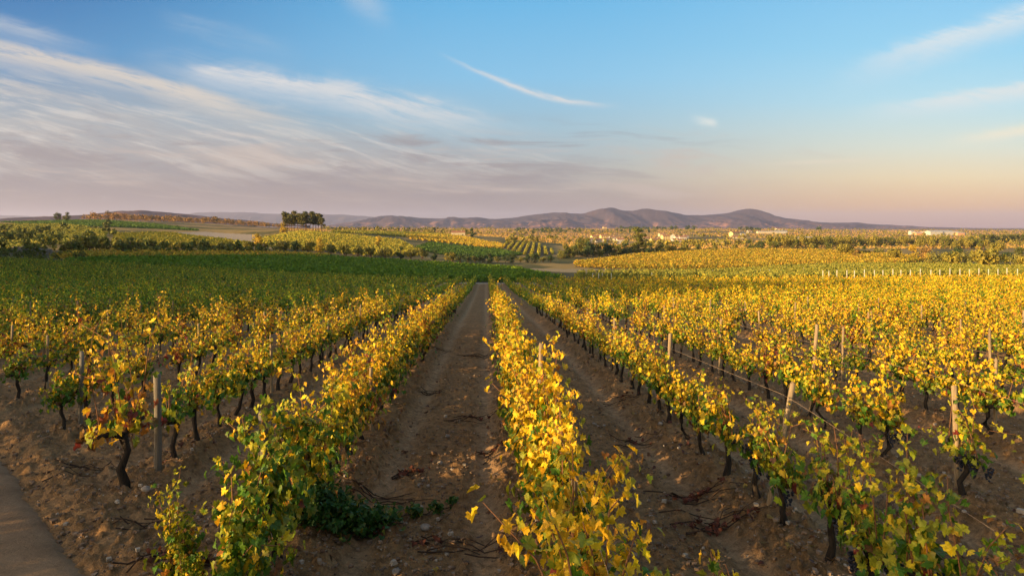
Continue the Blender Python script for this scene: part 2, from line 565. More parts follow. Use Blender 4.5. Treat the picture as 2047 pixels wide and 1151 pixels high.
# fields as polygons of (bearing pixel, distance)
F_GREEN = [(130, 168), (230, 192), (420, 208), (640, 240), (780, 258), (900, 262), (1030, 250), (1130, 150), (1060, 134), (700, 138), (400, 146), (130, 160)]
F_YSTRIP = [(95, 186), (150, 197), (300, 212), (640, 232), (660, 255), (500, 245), (300, 238), (140, 225)]
F_LHILL = [(225, 300), (230, 400), (330, 455), (500, 330), (480, 285)]
F_LEFT = [(0, 225), (0, 560), (130, 560), (215, 440), (205, 300), (120, 300)]
F_DOME = [(60, 560), (0, 680), (160, 690), (310, 680), (400, 540), (200, 520)]
F_PINE = [(500, 350), (600, 470), (800, 460), (860, 330), (760, 285), (560, 290)]
F_DARK = [(660, 520), (700, 640), (880, 700), (930, 610), (800, 520)]
F_STRIPE = [(806, 560), (905, 640), (1012, 505), (1004, 460), (820, 490)]
F_STRIPE2 = [(1006, 480), (1018, 600), (1075, 560), (1118, 420), (1060, 375)]
F_LOW = [(830, 390), (860, 460), (1000, 445), (1046, 400), (960, 350), (880, 352)]
F_RIGHT = [(1150, 318), (1250, 380), (1330, 425), (1500, 450), (1640, 450), (1800, 385), (1850, 320), (1790, 280), (1600, 272), (1450, 266), (1290, 272), (1150, 288)]
F_BAND = [(1130, 139), (1150, 205), (1250, 228), (1390, 236), (1470, 246), (1560, 268), (1700, 272), (1900, 262), (2120, 210), (2120, 132), (1600, 131), (1250, 131)]
F_MEADOW = [(1040, 242), (1065, 266), (1180, 268), (1300, 262), (1450, 256), (1450, 246), (1380, 238), (1250, 232), (1140, 236)]
F_PALE = [(330, 460), (410, 520), (520, 430), (560, 300), (480, 300), (420, 360)]

# ------------------------------------------------------------------ ground sheet
tt = np.linspace(-0.93, 0.93, 900)
g = np.linspace(0, 1, 22)[1:] ** 2.5
ys = [-400, -250, -150, -90, -50, -25, -12, -4, 0.0, 2.0]
y = 3.0
while y < 18000:
    ys.append(y)
    y *= 1.0065 if y < 30 else (1.012 if y < 400 else 1.02)
ys = np.array(ys)
Yg, Tg = np.meshgrid(ys, tt, indexing='ij')
Xc = Tg * (np.maximum(Yg, -2) + 6.0)
XM = 19500.0
xl = Xc[:, :1]; xr = Xc[:, -1:]
Xg = np.concatenate([xl + (-XM - xl) * g[::-1][None, :], Xc, xr + (XM - xr) * g[None, :]], 1)
Yg = np.repeat(ys[:, None], Xg.shape[1], 1)
Zg = H(Xg, Yg)
PXg = CX + FPX * Xg / np.maximum(Yg, 3.0)

# soil relief: mounds along the vine rows, wheel ruts, clods
inside = sstep(-1.5, 1.5, Yg - row_start(Xg)) * sstep(3, -3, Yg - row_end(Xg))
kx = (Xg - X0) / S_ROW
fr = np.abs(kx - np.round(kx)) * S_ROW                 # distance to the row
mound = 0.17 * np.exp(-(fr / 0.42) ** 2)
rut = np.exp(-((np.abs(fr - S_ROW / 2) - 0.66) / 0.20) ** 2)      # two wheel ruts either side of the aisle's middle
road = sstep(-0.1, 0.35, road_s(Xg, Yg)) * sstep(0.35, -0.1, road_s(Xg, Yg) - 4.2)
near = sstep(80, 20, Yg) * (Yg > 2.5)
cl1 = fbm(Xg * 1.6, Yg * 1.6, 3, 3) - 0.5
cl2 = fbm(Xg * 6, Yg * 6, 3, 5) - 0.5
cl3 = np.maximum(fbm(Xg * 13, Yg * 13, 2, 9) - 0.52, 0)
tread = (np.sin(Yg * 42 + np.abs(fr - S_ROW / 2 + 0.66) * 30) * 0.5 + 0.5) * rut
rough = (0.35 + 0.9 * np.exp(-((fr - 0.55) / 0.45) ** 2)) * (1 - 0.75 * rut) * (1 - road)
rough = np.where(inside < 0.5, 0.75 * (1 - road), rough)
drag = (fbm(Xg * 1.2 + Yg * 2.2, Yg * 1.0 - Xg * 0.6, 3, 21) - 0.5) * (1 - inside) * (1 - road)
berm = 0.11 * np.exp(-((road_s(Xg, Yg) + 0.35) / 0.26) ** 2) + 0.05 * np.exp(-((road_s(Xg, Yg) + 1.0) / 0.3) ** 2)
Zg = Zg + inside * (mound - 0.055 * rut + 0.006 * tread * near) + near * rough * (0.04 * cl1 + 0.08 * cl2 + 0.34 * cl3) \
    + near * (0.06 * drag + berm) - 0.05 * road * near

# albedo zones
def setc(mask, colour, soft=None):
    global Cg
    m3 = np.asarray(mask, dtype=np.float32)[..., None]
    Cg = Cg * (1 - m3) + np.array(colour, dtype=np.float32) * m3


Cg = np.zeros(Xg.shape + (3,), np.float32)
nf = fbm(Xg / 40, Yg / 60, 4, 31)
nf2 = fbm(Xg / 9, Yg / 14, 3, 37)
nf3 = fbm(Xg / 160, Yg / 500, 4, 41)
setc(np.ones_like(Xg), (0.40, 0.26, 0.085))
setc(sstep(0.45, 0.6, nf * 0.6 + nf2 * 0.4), (0.13, 0.115, 0.035))
far = sstep(700, 1100, Yg)
setc(far * sstep(0.40, 0.55, nf3), (0.48, 0.27, 0.11))
setc(far * sstep(0.52, 0.60, nf), (0.15, 0.12, 0.04))
setc(sstep(2000, 3000, Yg), (0.40, 0.24, 0.13))
setc(sstep(2000, 3000, Yg) * sstep(0.45, 0.6, nf3), (0.16, 0.11, 0.06))
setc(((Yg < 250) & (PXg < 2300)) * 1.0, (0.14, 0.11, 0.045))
nearv = (Yg < 133) * 1.0
setc(nearv, (0.335, 0.190, 0.083))
setc(nearv * inside * np.exp(-((fr - 0.5) / 0.4) ** 2) * 0.8, (0.30, 0.165, 0.066))
setc(nearv * inside * rut * 0.95, (0.45, 0.275, 0.140))
setc(nearv * (1 - inside) * sstep(0.4, 0.6, fbm(Xg * 0.7, Yg * 0.7, 3, 51)) * 0.6, (0.31, 0.172, 0.075))
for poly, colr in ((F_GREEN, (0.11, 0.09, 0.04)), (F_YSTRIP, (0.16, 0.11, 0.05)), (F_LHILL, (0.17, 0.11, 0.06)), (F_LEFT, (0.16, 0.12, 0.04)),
                   (F_DOME, (0.09, 0.10, 0.03)), (F_PINE, (0.17, 0.115, 0.06)), (F_DARK, (0.09, 0.08, 0.03)), (F_STRIPE, (0.20, 0.125, 0.06)),
                   (F_STRIPE2, (0.16, 0.11, 0.05)), (F_LOW, (0.10, 0.09, 0.03)), (F_RIGHT, (0.18, 0.12, 0.05)), (F_BAND, (0.12, 0.09, 0.04)),
                   (F_MEADOW, (0.40, 0.29, 0.15)), (F_PALE, (0.42, 0.33, 0.24))):
    setc(in_poly(PXg, Yg, poly) * 1.0, colr)
# orange ploughed strips on the plain
for poly, colr in (([(700, 900), (760, 1300), (1250, 1500), (1150, 1000), (950, 900)], (0.40, 0.22, 0.08)),
                   ([(1380, 640), (1400, 760), (1540, 760), (1530, 660)], (0.38, 0.24, 0.12)),
                   ([(1560, 560), (1600, 640), (1900, 700), (2100, 640), (2000, 560)], (0.24, 0.17, 0.055))):
    setc(in_poly(PXg, Yg, poly) * sstep(0.35, 0.5, nf2), colr)

ny_, nx_ = Xg.shape
idx = np.arange(ny_ * nx_).reshape(ny_, nx_)
faces = np.stack([idx[:-1, :-1], idx[:-1, 1:], idx[1:, 1:], idx[1:, :-1]], -1).reshape(-1, 4)
verts = np.stack([Xg, Yg, Zg], -1).reshape(-1, 3)
ground = link('ground', mesh_np('ground', verts, faces, M_GROUND, Cg.reshape(-1, 3), True))
tag(ground, 'sloping brown vineyard soil running out into a golden plain', 'ground', kind='structure')
ZMIN = float(verts[:, 2].min())


def relief(x, y):
    """ground with the mound under a row (for standing things on it)"""
    k_ = (x - X0) / S_ROW
    f_ = abs(k_ - round(k_)) * S_ROW
    ins = y > float(row_start(np.array(x))) - 0.5 and y < float(row_end(np.array(x)))
    return HZ(x, y) + (0.17 * math.exp(-(f_ / 0.42) ** 2) if ins else 0.0)


def strip(name, pts, width, mat, lift, label, n=60):
    """a road sheet following the ground"""
    P_ = np.array(pts, float)
    seg = np.r_[0, np.cumsum(np.hypot(*np.diff(P_, axis=0).T))]
    s_ = np.linspace(0, seg[-1], n)
    cx_ = np.interp(s_, seg, P_[:, 0]); cy_ = np.interp(s_, seg, P_[:, 1])
    tx = np.gradient(cx_); ty = np.gradient(cy_); L = np.hypot(tx, ty); tx /= L; ty /= L
    m_ = 24
    w_ = np.linspace(-0.5, 0.5, m_)
    W = width * (1 + 0.05 * (vnoise(s_ * 0.8, s_ * 0, 3) - 0.5) + 0.05 * (vnoise(s_ * 3.1, s_ * 0, 5) - 0.5))
    X = cx_[:, None] + ty[:, None] * w_[None] * W[:, None]
    Y = cy_[:, None] - tx[:, None] * w_[None] * W[:, None]
    Z = H(X, Y) + lift - 0.06 * np.exp(-((np.abs(w_)[None] - 0.27) / 0.06) ** 2) * 0.5 + 0.015 * (fbm(X * 2, Y * 2, 3, 77) - 0.5)
    Z = np.where((np.abs(w_) > 0.49)[None], Z - 0.08, Z)
    id_ = np.arange(n * m_).reshape(n, m_)
    f_ = np.stack([id_[:-1, :-1], id_[:-1, 1:], id_[1:, 1:], id_[1:, :-1]], -1).reshape(-1, 4)
    o = link(name, mesh_np(name, np.stack([X, Y, Z], -1).reshape(-1, 3), f_, mat, None, True))
    return tag(o, label, 'road', kind='structure')


# right edge passes (-7.2,10.1) and (-3.73,6.28); centre line lies 2.1 m to the left of it
strip('dirt_road', [(-3.50 - 1.55 + 5.4, 6.28 - 1.41 - 6.0), (-3.50 - 1.55, 6.28 - 1.41), (-3.50 - 1.55 - 16.3, 6.28 - 1.41 + 18.0), (-60, 66)], 4.2, M_ROAD, 0.03,
      'packed grey dirt road along the row ends', 260)
strip('field_path', [(-16, 129.6), (0, 129.4), (22, 129.4), (60, 129.0), (110, 127)], 2.6, M_PALE, 0.06, 'pale track across the far ends of the rows', 90)

# ------------------------------------------------------------------ foliage building blocks
PAL = {'yellow': (0.74, 0.43, 0.014), 'lemon': (0.66, 0.47, 0.018), 'yg': (0.28, 0.29, 0.016), 'green': (0.075, 0.155, 0.011),
       'orange': (0.46, 0.19, 0.030), 'red': (0.20, 0.035, 0.022), 'brown': (0.17, 0.085, 0.035)}
PN = list(PAL); PC = np.array([PAL[k] for k in PN])
MIXES = {  # probabilities in the order of PAL, at the foot and at the top of the vine; greener feet partly paint in shade
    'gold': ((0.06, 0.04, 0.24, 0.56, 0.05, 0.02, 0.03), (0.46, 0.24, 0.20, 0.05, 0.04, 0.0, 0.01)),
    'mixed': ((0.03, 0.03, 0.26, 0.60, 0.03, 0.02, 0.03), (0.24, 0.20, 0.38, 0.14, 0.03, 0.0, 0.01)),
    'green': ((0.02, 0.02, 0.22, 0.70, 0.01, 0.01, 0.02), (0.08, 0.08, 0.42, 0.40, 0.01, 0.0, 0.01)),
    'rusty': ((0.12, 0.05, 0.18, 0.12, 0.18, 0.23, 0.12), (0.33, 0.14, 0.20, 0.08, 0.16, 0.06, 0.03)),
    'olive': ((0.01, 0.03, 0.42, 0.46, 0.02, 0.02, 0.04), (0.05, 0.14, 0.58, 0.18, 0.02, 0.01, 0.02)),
    'dusk': ((0.02, 0.02, 0.36, 0.52, 0.02, 0.01, 0.05), (0.03, 0.04, 0.50, 0.38, 0.02, 0.0, 0.03)),  # green mix for vines past the shadow edge, shade put into leaf colour
}
_half = [(0.10, -0.16), (0.22, -0.33), (0.40, -0.22), (0.37, -0.04), (0.56, 0.12), (0.40, 0.20), (0.36, 0.40), (0.20, 0.38), (0.14, 0.54)]
LEAF0 = np.array([(0.0, -0.05)] + _half + [(0.0, 0.70)] + [(-a, b) for a, b in reversed(_half)])
LEAF1 = np.array([(0.0, -0.10), (0.36, -0.22), (0.52, 0.12), (0.26, 0.36), (0.0, 0.66), (-0.26, 0.36), (-0.52, 0.12), (-0.36, -0.22)])


def leaf_template(lod):
    if lod == 2:
        v_ = np.array([(0, -0.42, 0.0), (0.46, 0.0, 0.10), (0, 0.58, -0.05), (-0.46, 0.0, 0.10)], float)
        f_ = np.array([(0, 1, 2), (0, 2, 3)])
        return v_, f_
    o = LEAF0 if lod == 0 else LEAF1
    n = len(o)
    z = 0.20 * np.abs(o[:, 0]) - 0.22 * (o[:, 0] ** 2 + (o[:, 1] - 0.1) ** 2)
    v_ = np.concatenate([[[0.0, 0.06, 0.0]], np.c_[o, z]], 0)
    f_ = np.array([(0, 1 + i, 1 + (i + 1) % n) for i in range(n)])
    return v_, f_


def place_leaves(cen, nrm, size, tint, lod, roll=None, r=rng, curl=0.25):
    """leaf blades at cen, facing nrm"""
    tv, tf = leaf_template(lod)
    n = len(cen)
    nrm = nrm / (np.linalg.norm(nrm, axis=1, keepdims=True) + 1e-9)
    # the tip hangs downwards
    down = np.tile(np.array([[0.0, 0, -1.0]]), (n, 1)) + r.normal(0, 0.45, (n, 3))
    tip = down - (down * nrm).sum(1, keepdims=True) * nrm
    tip /= np.linalg.norm(tip, axis=1, keepdims=True) + 1e-9
    side = np.cross(tip, nrm)
    k = len(tv)
    sc = size[:, None, None]
    cz = tv[None, :, 2] * (1 + r.normal(0, curl * 2, (n, 1)))
    if lod < 2:
        fold = r.uniform(-.05, .55, (n, 1)); droop = r.uniform(-.1, .55, (n, 1)); twist = r.normal(0, .35, (n, 1))
        cz = cz + fold * np.abs(tv[None, :, 0]) - droop * np.maximum(tv[None, :, 1], 0) ** 2 + twist * tv[None, :, 0] * tv[None, :, 1] + r.normal(0, .035, (n, len(tv)))
    V = cen[:, None, :] + sc * (side[:, None, :] * tv[None, :, :1] + tip[:, None, :] * tv[None, :, 1:2] + nrm[:, None, :] * cz[:, :, None])
    F = tf[None] + (np.arange(n) * k)[:, None, None]
    T = np.repeat(tint, k, 0)
    if lod < 2:        # margins yellow or brown before the middle does
        rad = np.hypot(tv[:, 0], tv[:, 1] - .06); rad = rad / rad.max()
        e = (np.clip(rad[None] - .35, 0, 1) * r.uniform(0, 1.3, (n, 1)) * np.where(tint[:, :1] < .2, r.random((n, 1)) < .25, r.random((n, 1)) < .65)).clip(0, .75)[..., None]
        edge = np.array([[0.60, 0.38, 0.02], [0.40, 0.20, 0.04], [0.22, 0.10, 0.03]])[r.choice(3, n, p=[.6, .25, .15])][:, None]
        T = (T.reshape(n, k, 3) * (1 - e) + edge * e).reshape(-1, 3)
    return V.reshape(-1, 3), F.reshape(-1, 3), T


def tube(pts, rad, sides=6, r=None, knobby=0.0):
    pts = np.asarray(pts, float); n = len(pts)
    tg = np.gradient(pts, axis=0); tg /= np.linalg.norm(tg, axis=1, keepdims=True) + 1e-9
    ref = np.where(np.abs(tg[:, 2:3]) > 0.9, [[1.0, 0, 0]], [[0, 0, 1.0]])
    a = np.cross(tg, ref); a /= np.linalg.norm(a, axis=1, keepdims=True) + 1e-9
    b = np.cross(tg, a)
    th = np.linspace(0, 2 * np.pi, sides, endpoint=False)
    rr = np.asarray(rad, float)[:, None] * np.ones((1, sides))
    if r is not None and knobby:
        rr = rr * (1 + r.normal(0, knobby, rr.shape))
    V = pts[:, None] + rr[..., None] * (np.cos(th)[None, :, None] * a[:, None] + np.sin(th)[None, :, None] * b[:, None])
    V = V.reshape(-1, 3)
    F = []
    for i in range(n - 1):
        for j in range(sides):
            p, q = i * sides + j, i * sides + (j + 1) % sides
            F.append((p, q, q + sides)); F.append((p, q + sides, p + sides))
    for j in range(1, sides - 1):
        F.append((0, j + 1, j)); F.append(((n - 1) * sides, (n - 1) * sides + j, (n - 1) * sides + j + 1))
    return V, np.array(F)


def join(parts):
    vs, fs, o = [], [], 0
    for v_, f_ in parts:
        vs.append(v_); fs.append(np.asarray(f_) + o); o += len(v_)
    return np.concatenate(vs), np.concatenate(fs)


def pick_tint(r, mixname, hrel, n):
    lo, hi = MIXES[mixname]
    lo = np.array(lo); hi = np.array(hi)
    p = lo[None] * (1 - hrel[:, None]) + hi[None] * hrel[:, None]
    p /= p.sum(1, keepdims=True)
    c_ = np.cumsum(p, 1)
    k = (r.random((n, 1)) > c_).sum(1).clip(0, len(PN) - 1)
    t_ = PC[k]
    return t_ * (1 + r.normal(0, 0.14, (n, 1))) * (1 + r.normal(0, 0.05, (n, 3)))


def vine_shape(seed, mixname, nleaf, lod, leaf, tall=1.0, spread=1.0, drop=0.42, gap=0.0):
    """one trained vine, its row along local Y: returns trunk, canes and leaves as arrays"""
    r = np.random.default_rng(seed)
    # trunk with two short arms
    lean = r.normal(0, 0.07, 2)
    zt = 0.50 + r.normal(0, 0.03)
    tp = np.array([(0, 0, -0.12), (r.normal(0, .012), r.normal(0, .02), 0.02), (lean[0] * .4 + r.normal(0, .02), lean[1] * .4 + r.normal(0, .03), 0.17),
                   (lean[0] * .8 + r.normal(0, .02), lean[1] * .9 + r.normal(0, .03), 0.34), (lean[0], lean[1], zt)])
    parts = [tube(tp, [.048, .044, .034, .034, .042], 7, r, 0.16)]
    heads = []
    for s in (-1, 1):
        L = 0.30 + 0.12 * r.random()
        ap = np.array([(lean[0], lean[1], zt - .01), (lean[0] * .6 + r.normal(0, .02), lean[1] + s * L * .45, zt + .05), (lean[0] * .3, lean[1] + s * L, zt + .07 + r.normal(0, .02))])
        parts.append(tube(ap, [.034, .026, .017], 6, r, 0.14))
        heads.append(ap)
    trunk = join(parts)
    # canes
    nc_ = 9 if lod < 2 else 8
    canes, cen, siz = [], [], []
    outs = []
    hts = []
    for i in range(nc_):
        s = i % 2
        f = r.random()
        a = heads[s]
        b0 = a[0] * (1 - f) + a[2] * f
        top = (1.10 + r.normal(0, .17)) * tall
        if r.random() < 0.30:
            top += 0.15 + 0.35 * r.random()
        bx = r.normal(0, .17) * spread
        by = b0[1] + r.normal(0, .14)
        p = np.array([b0, (b0[0] + bx * .35, b0[1] + (by - b0[1]) * .3, b0[2] + (top - b0[2]) * .38),
                      (b0[0] + bx * .8, b0[1] + (by - b0[1]) * .7, b0[2] + (top - b0[2]) * .75),
                      (bx * 1.35, by, top)])
        if r.random() < 0.30:     # a cane that tips over
            p[3] += (np.sign(bx) * .14 * spread, r.normal(0, .1), -.14)
        canes.append(p)
    per = max(2, int(nleaf * 0.74 / nc_))
    for p in canes:
        f = np.clip(r.random(per) * 1.04, 0, 1) ** 0.85
        seg = f * 3
        i = np.minimum(seg.astype(int), 2); q = seg - i
        c_ = p[i] * (1 - q[:, None]) + p[i + 1] * q[:, None]
        off = r.normal(0, 1, (per, 3)) * (0.058 * spread, 0.055, 0.045)
        cen.append(c_ + off); outs.append(off)
        siz.append(leaf * (1.08 - 0.45 * f) * r.uniform(.75, 1.2, per))
    nl = nleaf - per * nc_
    if nl > 0:
        c_ = np.c_[r.normal(0, .15 * spread, nl), r.uniform(-.46, .46, nl), r.uniform(drop, .82, nl)]
        cen.append(c_); outs.append(np.c_[c_[:, 0] * 2, r.normal(0, .1, nl), r.normal(0, .03, nl)])
        siz.append(leaf * r.uniform(.85, 1.25, nl))
    cen = np.concatenate(cen); outs = np.concatenate(outs); siz = np.concatenate(siz)
    keep = (cen[:, 2] > 0.24)
    cen, outs, siz = cen[keep], outs[keep], siz[keep]
    n = len(cen)
    outs = outs / (np.linalg.norm(outs, axis=1, keepdims=True) + 1e-6)
    nrm = outs * 0.6 + np.c_[np.sign(cen[:, 0]) * .55, np.zeros(n), np.full(n, .45)] + r.normal(0, .42, (n, 3))
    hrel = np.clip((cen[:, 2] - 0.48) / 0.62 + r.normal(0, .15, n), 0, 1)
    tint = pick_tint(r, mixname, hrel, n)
    leaves = place_leaves(cen, nrm, siz, tint, lod, r=r)
    return trunk, canes, leaves


def bunch_mesh(seed):
    r = np.random.default_rng(seed)
    parts = []
    ico_v = np.array([(0, 0, 1), (0, 0, -1), (1, 0, 0), (-1, 0, 0), (0, 1, 0), (0, -1, 0)], float)
    ico_f = np.array([(0, 2, 4), (0, 4, 3), (0, 3, 5), (0, 5, 2), (1, 4, 2), (1, 3, 4), (1, 5, 3), (1, 2, 5)])
    # one octahedron split once = a round berry
    vv = list(map(tuple, ico_v)); ff = []
    cache = {}

    def mid(a, b):
        k = (min(a, b), max(a, b))
        if k not in cache:
            q = (np.array(vv[a]) + np.array(vv[b])); q /= np.linalg.norm(q)
            vv.append(tuple(q)); cache[k] = len(vv) - 1
        return cache[k]
    for a, b, c_ in ico_f:
        x, y_, z = mid(a, b), mid(b, c_), mid(c_, a)
        ff += [(a, x, z), (x, b, y_), (z, y_, c_), (x, y_, z)]
    vv = np.array(vv); ff = np.array(ff)
    for lev in range(9):
        rad = 0.042 * (1 - lev / 9.5) + 0.004
        for k in range(max(1, int(7 * (1 - lev / 9)))):
            an = r.random() * 6.28
            p = np.array([math.cos(an) * rad, math.sin(an) * rad, -lev * 0.017 + r.normal(0, .004)])
            parts.append((vv * 0.0135 + p, ff))
    v_, f_ = join(parts)
    return mesh_np('grape_bunch', v_, f_, M_GRAPE, None, True)


BUNCH = [bunch_mesh(3), bunch_mesh(4)]

ORD = {1: 'first', 2: 'second', 3: 'third', 4: 'fourth', 5: 'fifth', 6: 'sixth', 7: 'seventh', 8: 'eighth', 9: 'ninth', 10: 'tenth', 11: 'eleventh',
       12: 'twelfth', 13: 'thirteenth', 14: 'fourteenth', 15: 'fifteenth', 16: 'sixteenth', 17: 'seventeenth', 18: 'eighteenth', 19: 'nineteenth'}
TENS = {2: 'twent', 3: 'thirt', 4: 'fort', 5: 'fift', 6: 'sixt', 7: 'sevent', 8: 'eight', 9: 'ninet'}


def ordinal(n):
    if n in ORD: return ORD[n]
    a, b = divmod(n, 10)
    return TENS[a] + ('ieth' if b == 0 else 'y-' + ORD[b])


def row_name(k):
    if k == 0: return 'the row right of the wide central aisle'
    if k == -1: return 'the row left of the wide central aisle'
    return 'the %s row %s of the central aisle' % (ordinal(k + 1 if k > 0 else -k), 'right' if k > 0 else 'left')


# ------------------------------------------------------------------ where the vines stand
VINES = []      # x, y, row
for k in range(-46, 44):
    X = X0 + S_ROW * k
    y0, y1 = float(row_start(np.array(X))), float(row_end(np.array(X)))
    if k == -1: y0 = 5.55
    if k == -2: y0 = 8.62
    if k == 0: y0 = 3.55
    y = y0 + (0.1 if k < 1 else 0.4 * ((k * 37) % 10) / 10)
    while y < y1:
        VINES.append((X + rng.normal(0, .04), y, k))
        y += 0.85 + rng.normal(0, .07) + (0.45 if (k == -2 and y < 9) else 0)
VINES += [(-2.5, 5.75, -1), (-2.72, 6.05, -1)]      # low growth sprawling round the end post
VINES.append((1.36, 3.95, 0))      # canes sprawling out of the row end into the right aisle
VINES = np.array(VINES)
vx, vy, vk = VINES[:, 0], VINES[:, 1], VINES[:, 2].astype(int)
# a few missing vines away from the nearest rows
hole = (rng.random(len(VINES)) < np.where(vk > 1, 0.10, 0.05)) & (np.abs(vk) > 1)
bx = CX + FPX * vx / np.maximum(vy, .5)
z0 = H(vx, vy)
top_py = CY - (z0 + 1.3) / np.maximum(vy, .5) * FPX
vis = (bx > -60 - 500 / np.maximum(vy, 1)) & (bx < 2107 + 500 / np.maximum(vy, 1)) & (top_py < 1190) & (vy > 2.6)
keep = vis & ~hole
vx, vy, vk, bx, z0 = vx[keep], vy[keep], vk[keep], bx[keep], z0[keep]


def vine_type(x, y, k, r):
    """what the photo shows of each part of the field"""
    if k >= 0:
        w = {'gold': .62, 'mixed': .22, 'green': .08, 'rusty': .08}
        if k == 0: w = {'gold': .88, 'mixed': .12}
        if k == 0 and x > 1: w = {'olive': 1.0}
        if k in (1, 2) and y < 8.2: w = {'olive': .70, 'mixed': .12, 'green': .18}
        if k >= 2 and y < 9.5: w = {'olive': .50, 'mixed': .10, 'green': .15, 'rusty': .25}
        if k <= 4 and y > 48: w = {'gold': .15, 'mixed': .35, 'green': .5}  # greener where the shadow edge crosses the right rows, in place of shade
    else:
        w = {'gold': .42, 'mixed': .40, 'green': .12, 'rusty': .06}
        if k == -1: w = {'gold': .55, 'mixed': .40, 'rusty': .05}
        if k == -1 and y < 7.2: w = {'olive': .35, 'green': .65}
        if k <= -3: w = {'gold': .40, 'mixed': .32, 'green': .10, 'rusty': .18}
        lim = 19.5 + max(0.0, x + 13.9) * 3.3
        if y > lim: w = {'dusk': .65, 'green': .25, 'mixed': .1}  # leaves turn greener beyond the shadow edge to stand in for shade
    ks = list(w); p = np.array([w[q] for q in ks]); p /= p.sum()
    return ks[int(r.choice(len(ks), p=p))]


types = [vine_type(vx[i], vy[i], vk[i], rng) for i in range(len(vx))]
inframe = (bx > -15 - 900 / vy) & (bx < 2062 + 900 / vy)
order = np.argsort(vy + np.where(inframe, 0, 500) + 0.15 * np.abs(vx))
IND = set(order[:296].tolist())
LOD0_Y = 13.0

_cache = {}


def vine_meshes(mixname, lod, var, kind='std'):
    key = (mixname, lod, var, kind)
    if key in _cache: return _cache[key]
    args = dict(tall=1.0, spread=.80, drop=0.46)
    nleaf = 300 if lod == 0 else 260
    leaf = 0.103 if lod == 0 else 0.106
    if kind == 'dense': nleaf = int(nleaf * 1.6); args.update(spread=1.0, drop=0.28, tall=1.06)
    if kind == 'thin': nleaf = int(nleaf * .6); args.update(spread=.9)
    tr, cn, lv = vine_shape(1000 + hash_key(key), mixname, nleaf, lod, leaf, **args)
    mt = mesh_np('trunk', tr[0], tr[1], M_BARK, None, True)
    cv, cf = join([tube(p, [.008, .0065, .005, .003], 4) for p in cn])
    mc = mesh_np('canes', cv, cf, M_CANE, None, True)
    ml = mesh_np('foliage', lv[0], lv[1], M_LEAF, lv[2])
    _cache[key] = (mt, mc, ml)
    return _cache[key]


def hash_key(key):
    s = '|'.join(map(str, key))
    h_ = 0
    for ch in s: h_ = (h_ * 131 + ord(ch)) % 100003
    return h_


COLNAME = {'gold': 'golden-leaved', 'mixed': 'yellow-green', 'green': 'mostly green', 'rusty': 'rust-tinged', 'olive': 'olive green', 'dusk': 'shade-toned green'}
cnt = {}
for i in order[:296]:
    i = int(i)
    x, y, k, ty = float(vx[i]), float(vy[i]), int(vk[i]), types[i]
    lod = 0 if y < LOD0_Y else 1
    kind = 'dense' if k in (0, -1) else ('thin' if rng.random() < 0.25 else 'std')
    if (k == -2 and y < 9) or (k == 0 and x > 1): kind = 'thin'
    if k in (1, 2) and y < 9: kind = 'thin' if rng.random() < .4 else 'std'
    mt, mc, ml = vine_meshes(ty, lod, int(rng.integers(0, 5 if lod == 0 else 4)), kind)
    cnt[k] = cnt.get(k, 0) + 1
    root = link('grapevine', None, None, (x, y, relief(x, y)), float(rng.choice([0.0, math.pi])) + rng.normal(0, .08),
                float((.9 if (k > 0 and y > 3) else (.44 if (k == -1 and x < -2.3) else 1.0)) + rng.normal(0, .09)))
    root.empty_display_size = 0.1
    tag(root, '%s grapevine, %s nearest in %s' % (COLNAME[ty], ordinal(cnt[k]), row_name(k)), 'grapevine', 'grapevines standing in rows')
    link('trunk', mt, root); link('canes', mc, root); link('foliage', ml, root)
    if k >= 1 and y < 10:
        for q in range(int(rng.integers(2, 5))):
            link('grape_bunch', BUNCH[int(rng.integers(0, 2))], root, (rng.normal(0, .09), rng.uniform(-.38, .38), rng.uniform(.40, .58)), rng.random() * 6, float(rng.uniform(.9, 1.5)))

# the rest of the vineyard, past the nearest three hundred: one object
VV, FF, TT, MI = [], [], [], []
off = 0
base_lod = {}


def stuff_vine(mixname, var, tier):
    key = (mixname, var, tier)
    if key not in base_lod:
        nleaf, leaf = ((140, .128), (78, .172), (46, .23))[tier]
        tr, cn, lv = vine_shape(5000 + hash_key(key), mixname, nleaf, 2, leaf, spread=.62)
        base_lod[key] = (tr, lv)
    return base_lod[key]


groups = {}
for i in range(len(vx)):
    if i in IND: continue
    tier = 0 if vy[i] < 45 else (1 if vy[i] < 80 else 2)
    groups.setdefault((types[i], int(rng.integers(0, 6)), tier), []).append(i)
for (ty, var, tier), ids in groups.items():
    ids = np.array(ids)
    tr, lv = stuff_vine(ty, var, tier)
    n = len(ids)
    an = np.where(rng.random(n) < .5, 0.0, np.pi) + rng.normal(0, .1, n)
    sc = np.where(vk[ids] > 0, .92, 1.0) + rng.normal(0, .11, n)
    zb = H(vx[ids], vy[ids]) + 0.14
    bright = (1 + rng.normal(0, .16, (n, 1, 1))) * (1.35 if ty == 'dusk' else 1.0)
    for (v_, f_, t_, mi) in ((lv[0], lv[1], lv[2], 0),) + (((tr[0], tr[1], None, 1),) if tier == 0 else ()):
        ca, sa = np.cos(an) * sc, np.sin(an) * sc
        X = vx[ids][:, None] + ca[:, None] * v_[None, :, 0] - sa[:, None] * v_[None, :, 1]
        Y = vy[ids][:, None] + sa[:, None] * v_[None, :, 0] + ca[:, None] * v_[None, :, 1]
        Z = zb[:, None] + sc[:, None] * v_[None, :, 2]
        VV.append(np.stack([X, Y, Z], -1).reshape(-1, 3))
        FF.append((f_[None] + (np.arange(n) * len(v_))[:, None, None]).reshape(-1, 3) + off)
        TT.append((np.repeat(t_[None], n, 0) * bright).reshape(-1, 3) if t_ is not None else np.zeros((n * len(v_), 3)))
        MI.append(np.full(n * len(f_), mi))
        off += n * len(v_)
